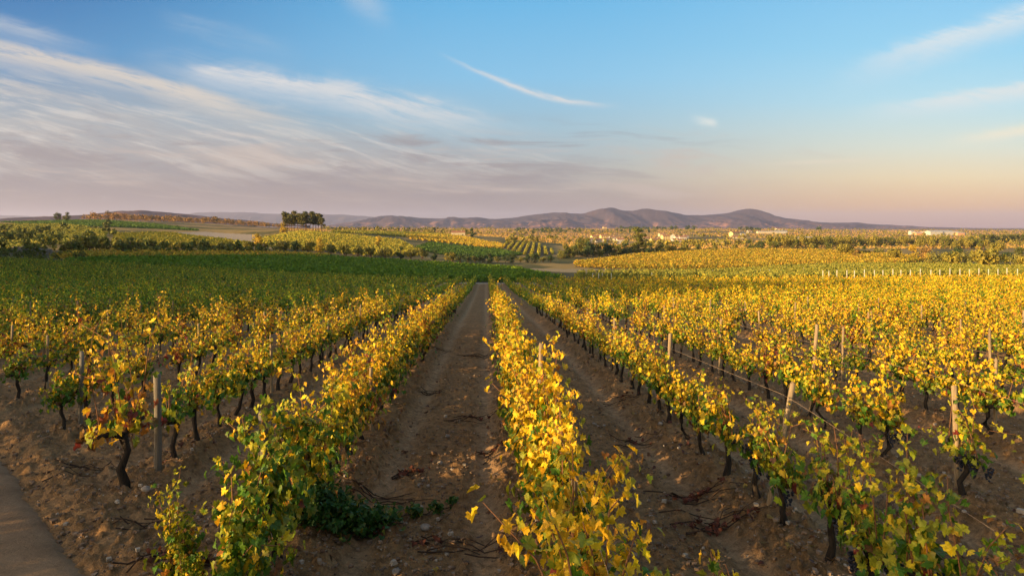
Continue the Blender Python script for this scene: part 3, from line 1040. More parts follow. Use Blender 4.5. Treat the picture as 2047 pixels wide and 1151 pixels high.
o = link('vineyard_rows', mesh_np('vineyard_rows', np.concatenate(VV), np.concatenate(FF), [M_LEAF, M_BARK], np.concatenate(TT), False, np.concatenate(MI)))
tag(o, 'further yellow and green vine rows filling the near vineyard', 'vineyard', kind='stuff')

# ------------------------------------------------------------------ posts and wires
def post_mesh(h_, r_, lean, seed, mat, sides=9):
    r = np.random.default_rng(seed)
    z = np.array([-0.3, 0.0, h_ * .35, h_ * .7, h_ - 0.012, h_])
    p = np.c_[lean[0] * z / h_ + r.normal(0, .003, 6), lean[1] * z / h_ + r.normal(0, .003, 6), z]
    v_, f_ = tube(p, [r_ * 1.06, r_ * 1.05, r_ * 1.01, r_ * .98, r_ * .97, r_ * .86], sides, r, 0.03)
    return mesh_np('wooden_post', v_, f_, mat, None, True)


def add_post(x, y, h_, r_, lean, mat, label, name='wooden_post', group='wooden stakes in the vine rows'):
    o = link(name, post_mesh(h_, r_, lean, int(abs(x * 100) + abs(y * 37)), mat), None, (x, y, relief(x, y)))
    return tag(o, label, 'post', group)


POSTS = {}
def P_(k, y, h_=1.5, r_=.045, lean=(0, 0), mat=None, what='wooden stake'):
    POSTS.setdefault(k, []).append((y, h_, r_, lean, mat or M_POST, what))


P_(-1, 6.42, 1.42, .045, (.02, -.02), M_GREYPOST, 'thick weathered end post')
P_(-2, 9.42, 1.30, .048, (-.01, .0), M_GREYPOST, 'thick grey end post')
P_(-3, 12.0, 1.25, .038, (.01, .02), M_GREYPOST, 'thick end post')
P_(0, 5.4, 1.12, .036, (.02, 0)); P_(0, 8.9, 1.78, .034, (.05, .0)); P_(0, 13.6, 1.35, .03); P_(0, 18.5, 1.3, .03)
P_(1, 7.9, 1.45, .032, (.26, -.05)); P_(1, 12.3, 1.55, .032, (.04, 0)); P_(1, 17.4, 1.4, .03); P_(1, 22, 1.4, .03)
P_(2, 8.5, 1.30, .034, (-.05, 0)); P_(2, 12.4, 1.7, .032, (.14, 0)); P_(2, 17.2, 1.4, .03, (.05, 0)); P_(2, 22.5, 1.4, .03)
for k in list(range(-9, -3)) + list(range(3, 10)):
    y = float(row_start(np.array(X0 + S_ROW * k))) + 1.0 + (3.0 if k > 0 else 0)
    while y < 34:
        bp = CX + FPX * (X0 + S_ROW * k) / y
        if 0 < bp < 2047:
            P_(k, y, 1.25 + random.uniform(-.12, .20), .028, (random.uniform(-.08, .08), random.uniform(-.05, .05)))
        y += 4.8 + random.uniform(-.5, .5)
for k in (-1, -2, -3):
    y = POSTS[k][0][0] + 5
    while y < 34:
        P_(k, y, 1.22 + random.uniform(-.08, .12), .028, (random.uniform(-.06, .06), 0)); y += 5.0
for k, lst in POSTS.items():
    lst.sort()
    X = X0 + S_ROW * k
    for n, (y, h_, r_, lean, mat, what) in enumerate(lst):
        add_post(X + (-.13 if k == -1 and n == 0 else .05), y, h_, r_, lean, mat, '%s, %s nearest in %s' % (what, ordinal(n + 1), row_name(k)))


def wire(pts, rad, label):
    v_, f_ = tube(pts, [rad] * len(pts), 4)
    return tag(link('trellis_wire', mesh_np('trellis_wire', v_, f_, M_WIRE)), label, 'wire', 'trellis wires along the rows')


for k, h_ in ((-2, 1.05), (-1, 1.1), (0, 1.2), (1, 1.28), (2, 1.35), (3, 1.3)):
    pl = POSTS[k]
    X = X0 + S_ROW * k + .05
    pts = []
    a0 = (X, max(pl[0][0] - 3.5, 3.0) if k >= 0 else pl[0][0], relief(X, pl[0][0]) + h_)
    pts.append(a0)
    for (y, hh_, r_, lean, mat, what) in pl:
        pts.append((X + lean[0] * .8, y, relief(X, y) + h_))
    pts = sorted(set(pts), key=lambda q: q[1])
    P = np.array(pts)
    yy_ = np.linspace(P[0, 1], P[-1, 1], 40)
    pp = np.c_[np.interp(yy_, P[:, 1], P[:, 0]), yy_, np.interp(yy_, P[:, 1], P[:, 2])]
    wire(pp, .0018, 'thin rusty trellis wire strung along ' + row_name(k))

# pale concrete end posts along the far edge of the right-hand rows
n = 0
for px in [1645, 1657, 1673, 1693, 1708, 1728, 1748, 1765, 1785, 1801, 1820, 1840, 1861, 1879, 1899, 1919, 1938, 1957, 1976, 1995, 2013, 2034]:
    d = 123.5
    x = (px - CX) / FPX * d
    n += 1
    add_post(x, d, 2.2, .075, (0, 0), M_CONC, 'pale end post on far edge of right vineyard, %s from the left' % ordinal(n), 'concrete_post', 'pale end posts along the far edge')
for j, (px, d) in enumerate([(1185, 131), (1197, 133), (1204, 136), (1222, 132), (1303, 136), (1425, 190), (1520, 175), (1538, 178), (1606, 200)]):
    x = (px - CX) / FPX * d
    add_post(x, d, 2.0, .06, (0, 0), M_CONC, 'pale end post beside the valley meadow, %s from the left' % ordinal(j + 1), 'concrete_post', 'pale end posts by the meadow')

# ------------------------------------------------------------------ vineyards farther off
FIELD_PAL = {
    'darkgreen': [(0.055, 0.11, 0.015), (0.075, 0.135, 0.018), (0.10, 0.15, 0.02), (0.045, 0.085, 0.015)],
    'brightgreen': [(0.115, 0.19, 0.010), (0.16, 0.22, 0.012), (0.085, 0.15, 0.010)],
    'olive': [(0.20, 0.19, 0.025), (0.13, 0.15, 0.02), (0.30, 0.24, 0.03)],
    'yellow': [(0.58, 0.38, 0.03), (0.45, 0.33, 0.03), (0.62, 0.36, 0.03), (0.30, 0.26, 0.03), (0.16, 0.18, 0.02), (0.45, 0.22, 0.03)],
    'yg': [(0.36, 0.30, 0.03), (0.22, 0.22, 0.025), (0.44, 0.31, 0.03), (0.13, 0.15, 0.02)],
}


def field(name, poly, ang, spacing, step, hgt, wid, nq, q, pal, label, seed=1):
    r = np.random.default_rng(seed)
    P = np.array([((a - CX) / FPX * b, b) for a, b in poly])
    ca, sa = math.cos(ang), math.sin(ang)
    # rows run along (ca, sa)
    A = P @ np.array([ca, sa]); B = P @ np.array([-sa, ca])
    a_ = np.arange(A.min(), A.max(), step); b_ = np.arange(B.min(), B.max(), spacing)
    aa, bb = np.meshgrid(a_, b_)
    aa = (aa + r.normal(0, step * .25, aa.shape)).ravel(); bb = (bb + r.normal(0, .08, bb.shape)).ravel()
    X = aa * ca - bb * sa; Y = aa * sa + bb * ca
    ok = in_poly(CX + FPX * X / np.maximum(Y, 3), Y, poly) & (r.random(len(X)) > 0.05)
    X, Y = X[ok], Y[ok]
    n = len(X)
    Z = H(X, Y)
    cen = np.repeat(np.c_[X, Y, Z], nq, 0)
    m_ = len(cen)
    lat = r.normal(0, wid * .5, m_); alo = r.uniform(-.6, .6, m_) * step
    hs = np.repeat(1 + r.normal(0, .10, n), nq)
    zz = r.beta(2.0, 1.6, m_) * hgt * hs
    cen = cen + np.c_[-sa * lat + ca * alo, ca * lat + sa * alo, zz + .12]
    nrm = r.normal(0, .6, (m_, 3)) + np.c_[-sa * np.sign(lat), ca * np.sign(lat), np.full(m_, .6)]
    pc = np.array(FIELD_PAL[pal])
    vt = np.repeat(pc[r.integers(0, len(pc), n)], nq, 0)
    lt = pc[r.integers(0, len(pc), m_)]
    tint = (vt * .55 + lt * .45) * (1 + r.normal(0, .12, (m_, 1)))
    V, F, T = place_leaves(cen, nrm, q * r.uniform(.7, 1.3, m_), tint, 2, r=r)
    o = link(name, mesh_np(name, V, F, M_FAR, T))
    return tag(o, label, 'vineyard', kind='stuff')


HP = math.pi / 2
field('vineyard_block', F_GREEN, HP * .55, 2.2, .9, 1.5, .9, 10, .62, 'brightgreen', 'deep green vineyard block in the shaded valley', 11)
field('vineyard_block', F_YSTRIP, HP * .2, 2.2, .9, 1.5, .8, 9, .60, 'yellow', 'yellow vine strip below the left hill shrubs', 12)
field('vineyard_block', F_LHILL, HP * .75, 3.2, 1.0, 1.4, .7, 9, .62, 'yg', 'yellow-green vine rows on the left hill', 13)
field('vineyard_block', F_LEFT, HP * .05, 6.0, 1.2, 1.6, 1.3, 8, .85, 'olive', 'terraced olive-yellow rows at the far left', 14)
field('vineyard_block', F_DOME, HP * .1, 3.0, 1.5, 1.2, 1.2, 6, .9, 'darkgreen', 'dark green rows on the rounded left hilltop', 15)
field('vineyard_block', F_PINE, HP * 1.35, 3.4, 1.0, 1.4, .7, 8, .66, 'yg', 'spaced vine rows on the slope before the pine grove', 16)
field('vineyard_block', F_DARK, HP * .1, 2.8, 1.4, 1.4, 1.0, 7, .9, 'olive', 'dark olive rows right of the pine grove', 17)
field('vineyard_block', F_STRIPE, HP + .30, 3.9, .9, 1.6, .7, 9, .8, 'yellow', 'strongly striped golden vineyard on the middle slope', 18)
field('vineyard_block', F_STRIPE2, HP - .08, 4.2, .9, 1.7, .8, 9, .8, 'yg', 'striped green vineyard right of the golden slope', 19)
field('vineyard_block', F_LOW, HP * .2, 2.4, 1.1, 1.5, 1.0, 9, .8, 'darkgreen', 'dark green vineyard at the foot of the striped slope', 20)
field('vineyard_block', F_RIGHT, HP * .3, 2.3, .9, 1.8, 1.0, 10, .66, 'yellow', 'bright yellow vineyard beyond the valley meadow', 21)
field('vineyard_block', F_BAND, HP * .9, 2.5, .9, 1.6, .8, 10, .60, 'olive', 'olive green vineyard strip behind the yellow rows', 22)

# ------------------------------------------------------------------ trees
TPAL = {
    'pine': [(0.06, 0.07, 0.014), (0.10, 0.09, 0.018), (0.15, 0.11, 0.022)],
    'olive': [(0.16, 0.145, 0.030), (0.21, 0.175, 0.036), (0.11, 0.115, 0.028)],
    'yellow': [(0.42, 0.28, 0.03), (0.52, 0.33, 0.03), (0.30, 0.22, 0.03)],
    'green': [(0.075, 0.095, 0.016), (0.11, 0.115, 0.018), (0.17, 0.15, 0.02)],
    'bush': [(0.22, 0.18, 0.025), (0.29, 0.215, 0.025), (0.14, 0.13, 0.02)],
    'dark': [(0.035, 0.06, 0.018), (0.05, 0.075, 0.022), (0.065, 0.085, 0.022)],
    'orange': [(0.34, 0.18, 0.04), (0.22, 0.13, 0.035), (0.40, 0.20, 0.045), (0.10, 0.085, 0.025)],
}


def crown_cards(r, lumps, n, q, pal):
    """leaf clumps through the volume of several uneven lumps (centre, radii)"""
    L = np.array([[*c_, *rad] for c_, rad in lumps])
    w = L[:, 3] * L[:, 4] * L[:, 5]; w = w ** .75; w /= w.sum()
    i = r.choice(len(L), n, p=w)
    d = r.normal(0, 1, (n, 3)); d /= np.linalg.norm(d, axis=1, keepdims=True)
    rad = r.beta(4, 1.2, n)[:, None] * (1 + r.normal(0, .10, (n, 1)))
    cen = L[i, :3] + d * rad * L[i, 3:]
    nrm = d + r.normal(0, .5, (n, 3))
    pc = np.array(TPAL[pal])
    lc = pc[r.integers(0, len(pc), len(L))]
    tint = (lc[i] * .5 + pc[r.integers(0, len(pc), n)] * .5) * (1 + r.normal(0, .18, (n, 1)))
    return place_leaves(cen, nrm, q * r.uniform(.6, 1.4, n), tint, 2, r=r)


def tree_meshes(kind, seed, n=None):
    """unit tree, 1 m tall, scaled when planted: trunk and crown meshes"""
    r = np.random.default_rng(seed)
    parts = []
    lumps = []
    if kind == 'pine':
        lean = r.normal(0, .04, 2)
        top = np.array([lean[0], lean[1], .80])
        parts.append(tube([(0, 0, -.05), (lean[0] * .2, lean[1] * .3, .25), (lean[0] * .6, lean[1] * .6, .55), top], [.020, .016, .013, .007], 6, r, .08))
        for j in range(11):
            a = r.random() * 6.28; rr = r.uniform(.05, .19); z = r.uniform(.46, .93)
            c_ = np.array([lean[0] + math.cos(a) * rr, lean[1] + math.sin(a) * rr, z])
            parts.append(tube([(lean[0] * .7, lean[1] * .7, z - .14), c_], [.007, .003], 4))
            s = r.uniform(.085, .14)
            lumps.append((c_, (s * 1.15, s * 1.15, s * .85)))
        lumps.append(((lean[0], lean[1], .90), (.12, .12, .09)))
        n, q, pal = n or 1000, .055, 'pine'
    elif kind in ('green', 'dark', 'yellow', 'orange'):
        th = r.uniform(.12, .2)
        parts.append(tube([(0, 0, -.05), (r.normal(0, .01), 0, th), (r.normal(0, .03), r.normal(0, .03), .55)], [.032, .026, .010], 6, r, .08))
        for j in range(13):
            a = r.random() * 6.28; z = r.uniform(.10, .84); rr = r.uniform(.08, .34) * (1 - abs(z - .42))
            c_ = np.array([math.cos(a) * rr, math.sin(a) * rr, z])
            parts.append(tube([(0, 0, z * .55), c_], [.010, .004], 4))
            s = r.uniform(.12, .20)
            lumps.append((c_, (s, s, s * r.uniform(.8, 1.1))))
        n, q, pal = n or 1000, .06, kind
    elif kind == 'tall':
        parts.append(tube([(0, 0, -.03), (.005, 0, .3), (-.01, .01, .65), (.005, 0, .95)], [.020, .016, .010, .004], 7, r, .08))
        for j in range(44):
            z = r.uniform(.10, .95); a = r.random() * 6.28
            rr = (.36 - .27 * z) * r.uniform(.2, 1.2)
            c_ = np.array([math.cos(a) * rr, math.sin(a) * rr, z])
            parts.append(tube([(0, 0, z - .03), c_], [.005, .002], 4))
            s = r.uniform(.05, .10)
            lumps.append((c_, (s * 1.2, s * 1.2, s * .75)))
        n, q, pal = 3200, .034, 'green'
    else:     # round low shrub or olive: several stems, wide crown
        for j in range(3):
            parts.append(tube([(r.normal(0, .04), r.normal(0, .04), -.05), (r.normal(0, .12), r.normal(0, .12), .35)], [.03, .015], 5, r, .1))
        for j in range(8):
            a = r.random() * 6.28; rr = r.uniform(.05, .42); z = r.uniform(.32, .66)
            s = r.uniform(.20, .34)
            lumps.append(((math.cos(a) * rr, math.sin(a) * rr, z), (s, s, s * .85)))
        n, q, pal = n or 650, .105, kind
    cv = crown_cards(r, lumps, n, q, pal)
    tv = join(parts)
    return (mesh_np('trunk', tv[0], tv[1], M_TRUNK, None, True), mesh_np('crown', cv[0], cv[1], M_TREE, cv[2]))


_trees = {}


def plant(kind, name, px, d, hgt, label, cat='tree', group=None, wide=1.0, var=None, sink=0.0):
    var = random.randrange(4) if var is None else var
    if (kind, var) not in _trees:
        _trees[(kind, var)] = tree_meshes(kind, 300 + hash_key((kind, var)))
    tm, cm = _trees[(kind, var)]
    x = (px - CX) / FPX * d
    root = link(name, None, None, (x, d, HZ(x, d) - sink), random.random() * 6.28, (hgt * wide, hgt * wide, hgt))
    tag(root, label, cat, group)
    link('trunk', tm, root); link('crown', cm, root)
    return root


# pine grove on the left rise
for j, (px, d, h_) in enumerate([(568, 462, 11.5), (574, 476, 13.2), (582, 468, 12.8), (588, 484, 13.5), (595, 472, 13.0), (601, 488, 13.8), (606, 466, 12.4), (613, 480, 13.6),
                                 (619, 470, 13.0), (625, 488, 13.2), (631, 474, 12.8), (637, 482, 12.6), (642, 470, 11.0), (578, 490, 13.0), (610, 494, 14.0)]):
    plant('pine', 'pine_tree', px, d, h_ * (.86 + .26 * ((j * .618) % 1)), 'tall bare-stemmed pine crowded in the dark grove on the left rise', group='pines of the grove', wide=1.05)
plant('yellow', 'tree', 566, 458, 7.5, 'golden broad tree at the left foot of the pine grove')
# two pines on the far left hilltop
plant('green', 'pine_tree', 116, 690, 10.5, 'left one of two dark trees on the far left hilltop', wide=.95)
plant('green', 'pine_tree', 133, 688, 9.5, 'right one of two trees on the far left hilltop', wide=1.05)
plant('orange', 'tree', 216, 1190, 16, 'lone tree rising above the orange wooded ridge')
plant('dark', 'shrub', 216, 520, 6.5, 'dark round shrub on the left hill slope', 'shrub', wide=1.1)
# shrubs below the left hill
for px, py, h_, kind, lab in [
    (178, 505, 7.5, 'bush', 'large yellow-green thicket below the left hill, biggest of its row'), (148, 508, 5.5, 'bush', 'yellow-green shrub left of the largest thicket'),
    (205, 502, 6.0, 'green', 'green shrub right of the largest thicket'), (238, 500, 4.6, 'bush', 'round golden shrub left of a dark one, below the hill rows'),
    (260, 500, 5.0, 'dark', 'dark round shrub between two golden ones below the hill rows'), (280, 500, 4.2, 'bush', 'golden shrub right of the dark round one'),
    (100, 493, 5.0, 'green', 'dark green shrub left of the thicket, near the stone ruin'), (82, 496, 4.0, 'green', 'dark green shrub right above the stone ruin'),
    (305, 501, 3.8, 'green', 'small green shrub in the middle of the left shrub row'), (335, 501, 3.6, 'bush', 'small golden shrub beside the pale field edge'),
    (362, 502, 4.0, 'bush', 'golden shrub under the pale bare field, left one'), (385, 503, 3.8, 'green', 'green shrub under the pale bare field'),
    (408, 502, 4.0, 'bush', 'golden shrub under the pale bare field, right one'), (440, 503, 4.2, 'olive', 'grey-green shrub below the pale field corner'),
    (465, 503, 4.2, 'olive', 'grey-green shrub left of the golden broad bush'), (40, 480, 5.0, 'green', 'dark shrub on the far left terraces'),
    (15, 476, 5.0, 'bush', 'olive shrub at the far left terrace end'), (75, 468, 5.0, 'dark', 'dark shrub line end on the far left terraces'),
    (520, 499, 7.0, 'yellow', 'golden broad bush below the pine slope'), (495, 500, 4.6, 'bush', 'yellow shrub left of the golden broad bush'),
    (565, 506, 5.6, 'olive', 'round olive tree, leftmost of the valley olive row'), (592, 508, 5.2, 'dark', 'dark round olive next to the leftmost olive'),
    (618, 507, 5.6, 'bush', 'golden round olive under the pine slope'), (640, 504, 6.0, 'yellow', 'bright golden tree in the olive row'),
    (660, 509, 4.8, 'olive', 'round olive right of the bright golden tree'), (690, 511, 5.0, 'bush', 'golden olive near the middle of the olive row'),
    (715, 512, 4.8, 'olive', 'grey-green olive near the middle of the olive row'), (740, 513, 4.6, 'bush', 'golden olive below the yellow tree'),
    (757, 495, 6.2, 'yellow', 'single round yellow tree amid the valley rows'), (770, 516, 4.8, 'olive', 'olive right of the one below the yellow tree'),
    (800, 517, 5.2, 'dark', 'dark olive before the green valley block'), (822, 517, 5.2, 'bush', 'golden olive before the striped slope'),
    (845, 517, 5.4, 'olive', 'wide olive below the striped slope'), (868, 520, 4.6, 'dark', 'dark olive at the right end of the olive row'),
    (900, 523, 4.4, 'bush', 'yellow-green bush left of the dark hedge')]:
    plant(kind, 'shrub' if kind in ('bush', 'dark', 'green') else 'tree', px, depth_at(px, py), h_ * 1.08, lab,
          'shrub' if kind in ('bush', 'dark', 'green') else 'tree', wide=1.0 if kind in ('bush', 'olive') else 1.05)
for j, px in enumerate(range(905, 1115, 15)):
    plant('dark' if j % 3 else 'olive', 'shrub', px, depth_at(px, 524 + (j % 3)), 3.3 + .8 * ((j * 7) % 3), 'dark rounded shrub in the hedge along the pale meadow', 'shrub', 'hedge shrubs along the meadow', 1.3)
# tall tree and its neighbours right of the meadow
plant('tall', 'tall_tree', 1276, 405, 17.0, 'tallest tree, ragged and dark, standing before the village', wide=1.12)
for px, d, h_, kind, lab in [
    (1128, 372, 7.0, 'green', 'golden-green broad tree at the left end of the tree belt'), (1146, 380, 7.4, 'green', 'broad tree second from left in the tree belt'),
    (1164, 396, 9.6, 'green', 'highest broad tree left of the tallest tree'), (1180, 388, 8.4, 'dark', 'dark tree in the middle of the tree belt'),
    (1197, 392, 8.0, 'green', 'slender tree right of the dark belt tree'), (1215, 396, 7.6, 'dark', 'dark small tree below the white houses'),
    (1232, 394, 6.8, 'green', 'small lit tree left of the tallest tree'), (1250, 398, 7.2, 'dark', 'dark tree touching the tallest tree on its left'),
    (1300, 402, 7.0, 'dark', 'dark tree touching the tallest tree on its right'), (1320, 410, 6.0, 'green', 'low tree right of the tallest tree'),
    (1345, 420, 5.5, 'bush', 'yellow-green bush below the white village houses'), (1370, 430, 5.6, 'bush', 'golden bush at the yellow vineyard top'),
    (1395, 440, 5.0, 'green', 'dark bush at the yellow vineyard top edge'), (1425, 446, 4.4, 'olive', 'small olive at the yellow vineyard top edge'),
    (1470, 455, 4.4, 'bush', 'low bush above the yellow vineyard'), (1520, 460, 6.4, 'dark', 'dark bush at the left end of the right wood'),
    (1500, 470, 6.5, 'dark', 'dark pine left of the right wood edge'), (1545, 470, 7, 'green', 'broad green tree at the right wood edge')]:
    plant(kind, 'tree' if kind != 'bush' else 'shrub', px, d, h_ * 1.22, lab, 'tree' if kind != 'bush' else 'shrub', wide=1.15 if kind in ('green', 'dark') else 1.1, sink=.5)
for j, px in enumerate(range(1122, 1345, 13)):
    plant('dark' if j % 2 else 'olive', 'shrub', px, 366 + 2.4 * (px - 1122) ** .6 + 3 * (j % 3), 3.6 + 1.2 * ((j * 5) % 3), 'low dark shrub in the undergrowth of the tree belt', 'shrub', 'undergrowth of the tree belt', 1.35)
# olives and shrubs on the right
for px, py, h_, kind, lab in [
    (1655, 500, 6.0, 'green', 'green tree at the upper corner of the yellow vineyard'), (1688, 512, 8.0, 'bush', 'wide yellow-green tree clump behind the yellow vineyard'),
    (1625, 501, 6.0, 'bush', 'round yellow-green bush left of the wide clump'), (1730, 510, 5.0, 'dark', 'dark shrub right of the wide clump'),
    (1757, 511, 5.0, 'olive', 'olive between dark shrubs on the right'), (1785, 522, 6.6, 'bush', 'dome-shaped green bush on the right slope'),
    (1825, 516, 7.0, 'yellow', 'tall yellow bush right of the dome-shaped one'), (1848, 523, 6.0, 'orange', 'rusty brown bush beside the tall yellow bush'),
    (1875, 531, 6.0, 'olive', 'pale olive tree with dark shade below, left one'), (1900, 534, 6.4, 'bush', 'yellow-green round bush among the right olives'),
    (1915, 522, 6.6, 'dark', 'dark rounded tree behind the right olives'), (1937, 530, 6.0, 'olive', 'pale olive right of the dark rounded tree'),
    (1975, 538, 8.4, 'bush', 'broadest golden-green bush on the right edge'), (2010, 529, 5.6, 'dark', 'dark bush right of the broadest bush'),
    (2030, 532, 5.4, 'olive', 'pale olive at the right picture edge'), (2045, 538, 5.0, 'bush', 'low golden bush at the right picture edge'),
    (1990, 507, 9.0, 'bush', 'large golden tree mound behind the right bushes'), (1955, 512, 6.0, 'yellow', 'golden shrub before the large tree mound'),
    (2040, 512, 6.0, 'green', 'green tree at the right edge behind the bushes'), (1715, 521, 5.0, 'orange', 'brownish bush at the end of the yellow vineyard'),
    (1860, 528, 4.6, 'yellow', 'small yellow bush at the foot of the rusty one')]:
    plant(kind, 'shrub' if kind in ('bush', 'dark') else 'tree', px, depth_at(px, py), h_ * 1.1, lab, 'shrub' if kind in ('bush', 'dark') else 'tree', wide=1.05 if kind in ('bush', 'olive') else 1.2)
# wood on the right plain
for j in range(64):
    px = 1540 + 430 * ((j * 0.618) % 1.0)
    py = 492 - 8 * math.sin((px - 1540) / 430 * 2.2) + 6 * ((j * 0.377) % 1.0) + (px - 1540) * .020
    plant('bush' if j % 3 else 'green', 'pine_tree', px, depth_at(px, py), 9.0 + 3.0 * ((j * .73) % 1), 'slim sunlit pine in the wood on the right plain', group='pines of the right wood', wide=.72)
for j in range(26):
    px = 1960 + 105 * ((j * .618) % 1.0)
    plant('green', 'pine_tree', px, depth_at(px, 482 + 7 * ((j * .377) % 1.0)), 12.0, 'sunlit pine in the far wood at the right picture edge', group='pines of the far right wood', wide=.7)
# single trees on the horizon
for px, py, h_, lab in [(868, 465, 9, 'dark round tree on the crest right of the pine grove'), (885, 466, 7, 'smaller dark tree beside the crest tree'),
                        (650, 458, 7, 'dark bush at the right foot of the pine grove'), (672, 459, 6, 'low dark bush right of the pine grove'),
                        (700, 460, 6, 'low dark bush farther right of the pine grove'), (945, 474, 9, 'dark green tree right of the pale barn'),
                        (932, 470, 8, 'golden green tree touching the pale barn'), (1065, 470, 8, 'dark tree above the striped green vineyard')]:
    plant('dark' if 'dark' in lab else 'green', 'tree', px, depth_at(px, py, 400), h_, lab, wide=1.1)


def wood(name, pts, hgt, kind, label, nper=60, seed=3, q=.2):
    r = np.random.default_rng(seed)
    V, F, T, o_ = [], [], [], 0
    for (x, y_, h_) in pts:
        lumps = []
        for j in range(4):
            s = r.uniform(.22, .34)
            lumps.append(((r.normal(0, .13), r.normal(0, .13), r.uniform(.35, .8)), (s, s, s)))
        v_, f_, t_ = crown_cards(r, lumps, nper, q, kind)
        v_ = v_ * h_ + (x, y_, HZ(x, y_))
        V.append(v_); F.append(f_ + o_); T.append(t_); o_ += len(v_)
    o = link(name, mesh_np(name, np.concatenate(V), np.concatenate(F), M_TREE, np.concatenate(T)))
    return tag(o, label, 'woodland', kind='stuff')


pts = []
for j in range(260):
    px = 165 + 400 * rng.random()
    d = 1120 + 420 * rng.random() + (max(0, px - 400) * 1.2)
    pts.append(((px - CX) / FPX * d, d, 9.5 + 4 * rng.random() - max(0, px - 430) * .015))
wood('ridge_wood', pts, 10, 'orange', 'rust and gold lit wood along the left ridge', 70, 4, .17)
rg = np.random.default_rng(61)
n = 60000
px = rg.uniform(560, 2150, n); d = np.exp(rg.uniform(math.log(480), math.log(3200), n))
x = (px - CX) / FPX * d
z = H(x, d)
py = CY - z / d * FPX
ok = (py < 497) & ~((px < 1010) & (d < 740)) & ~((px < 1125) & (d < 620)) & (vnoise(x / 60, d / 110, 71) > .3)
x, d, z = x[ok], d[ok], z[ok]; n = len(x)
pc = np.array([(0.44, 0.25, 0.055), (0.50, 0.26, 0.065), (0.32, 0.21, 0.045), (0.24, 0.18, 0.035)])
tn = pc[rg.integers(0, 4, n)]
V, F, T = place_leaves(np.c_[x, d, z + .25], np.c_[rg.normal(0, .8, (n, 2)), rg.uniform(.1, .5, n)], rg.uniform(.8, 1.8, n) * (1 + d / 2500), tn, 2, r=rg)
tag(link('dry_grass', mesh_np('dry_grass', V, F, M_FAR, T)), 'dry golden grass tufts over the far plain', 'grass', kind='stuff')
pts = []
for j in range(2600):
    px = 640 + 1480 * rng.random()
    d = math.exp(rng.uniform(math.log(520), math.log(3200)))
    x = (px - CX) / FPX * d
    if vnoise(np.array([x / 90]), np.array([d / 160]), 8)[0] < .42: continue
    pq = CY - HZ(x, d) / d * FPX
    if px < 1010 and d < 760: continue
    if pq > 496: continue
    pts.append((x, d, (2.6 + 3.4 * rng.random()) * (1 + d / 5000)))
wood('scrubland', pts, 4, 'bush', 'dotted bushes and small trees over the golden plain', 22, 5, .34)
pts = []
for a, b, py, n_, h_ in ((1020, 1160, 462, 36, 10), (1240, 1352, 459, 60, 13), (1368, 1376, 459, 3, 16), (1385, 1396, 459, 4, 16), (1478, 1526, 461, 18, 13), (1630, 1640, 461, 4, 16), (660, 860, 461, 40, 7), (1080, 1300, 465, 40, 9)):
    for j in range(n_):
        px = a + (b - a) * rng.random()
        d = depth_at(px, py + rng.uniform(-1, 1.5), 700)
        pts.append(((px - CX) / FPX * d, d, h_ * rng.uniform(.6, 1.1)))
wood('tree_line', pts, 9, 'dark', 'dark tree lines on the rim of the far plain', 40, 6, .24)
pts = []
for j in range(330):
    px = 0 + 560 * rng.random() ** 1.35; py = 510 - 52 * rng.random() * (1 if px < 230 else .25)
    d = depth_at(px, py)
    pts.append(((px - CX) / FPX * d, d, (1.3 + 3.0 * rng.random() ** 2) * (.6 + d / 500)))
for j in range(80):
    px = -20 + 190 * rng.random(); py = 507 + 17 * rng.random()
    d = depth_at(px, py, 110)
    pts.append(((px - CX) / FPX * d, d, 1.0 + 1.6 * rng.random()))
wood('hill_scrub', pts, 3, 'green', 'low olive scrub over the left hillside', 40, 7, .28)

# ------------------------------------------------------------------ buildings
def plain(name, col_, rough=.85):
    return noisy_mat(name, tuple(q * .86 for q in col_), tuple(min(1, q * 1.08) for q in col_), .8, rough, .1, .02)


M_WALLS = {'yellow': plain('yellow_render', (0.62, 0.46, 0.20)), 'white': plain('white_render', (0.46, 0.42, 0.36)), 'cream': plain('cream_render', (0.50, 0.41, 0.26)),
           'orange': plain('orange_render', (0.55, 0.30, 0.14)), 'grey': plain('grey_render', (0.34, 0.33, 0.32))}
M_ROOFT = plain('roof_tiles', (0.32, 0.15, 0.08)); M_ROOFG = plain('roof_sheet', (0.42, 0.41, 0.40)); M_ROOFD = plain('dark_roof', (0.07, 0.08, 0.09))
M_WIN, t = new_mat('window_glass'); finish(t, bsdf(t, (0.03, 0.035, 0.04), .15, .5))
M_DOOR = plain('door_paint', (0.12, 0.07, 0.04))


def box(x0, x1, y0, y1, z0_, z1):
    v_ = np.array([(x, y_, z) for z in (z0_, z1) for y_ in (y0, y1) for x in (x0, x1)], float)
    f_ = np.array([(0, 2, 3), (0, 3, 1), (4, 5, 7), (4, 7, 6), (0, 1, 5), (0, 5, 4), (2, 6, 7), (2, 7, 3), (0, 4, 6), (0, 6, 2), (1, 3, 7), (1, 7, 5)])
    return v_, f_


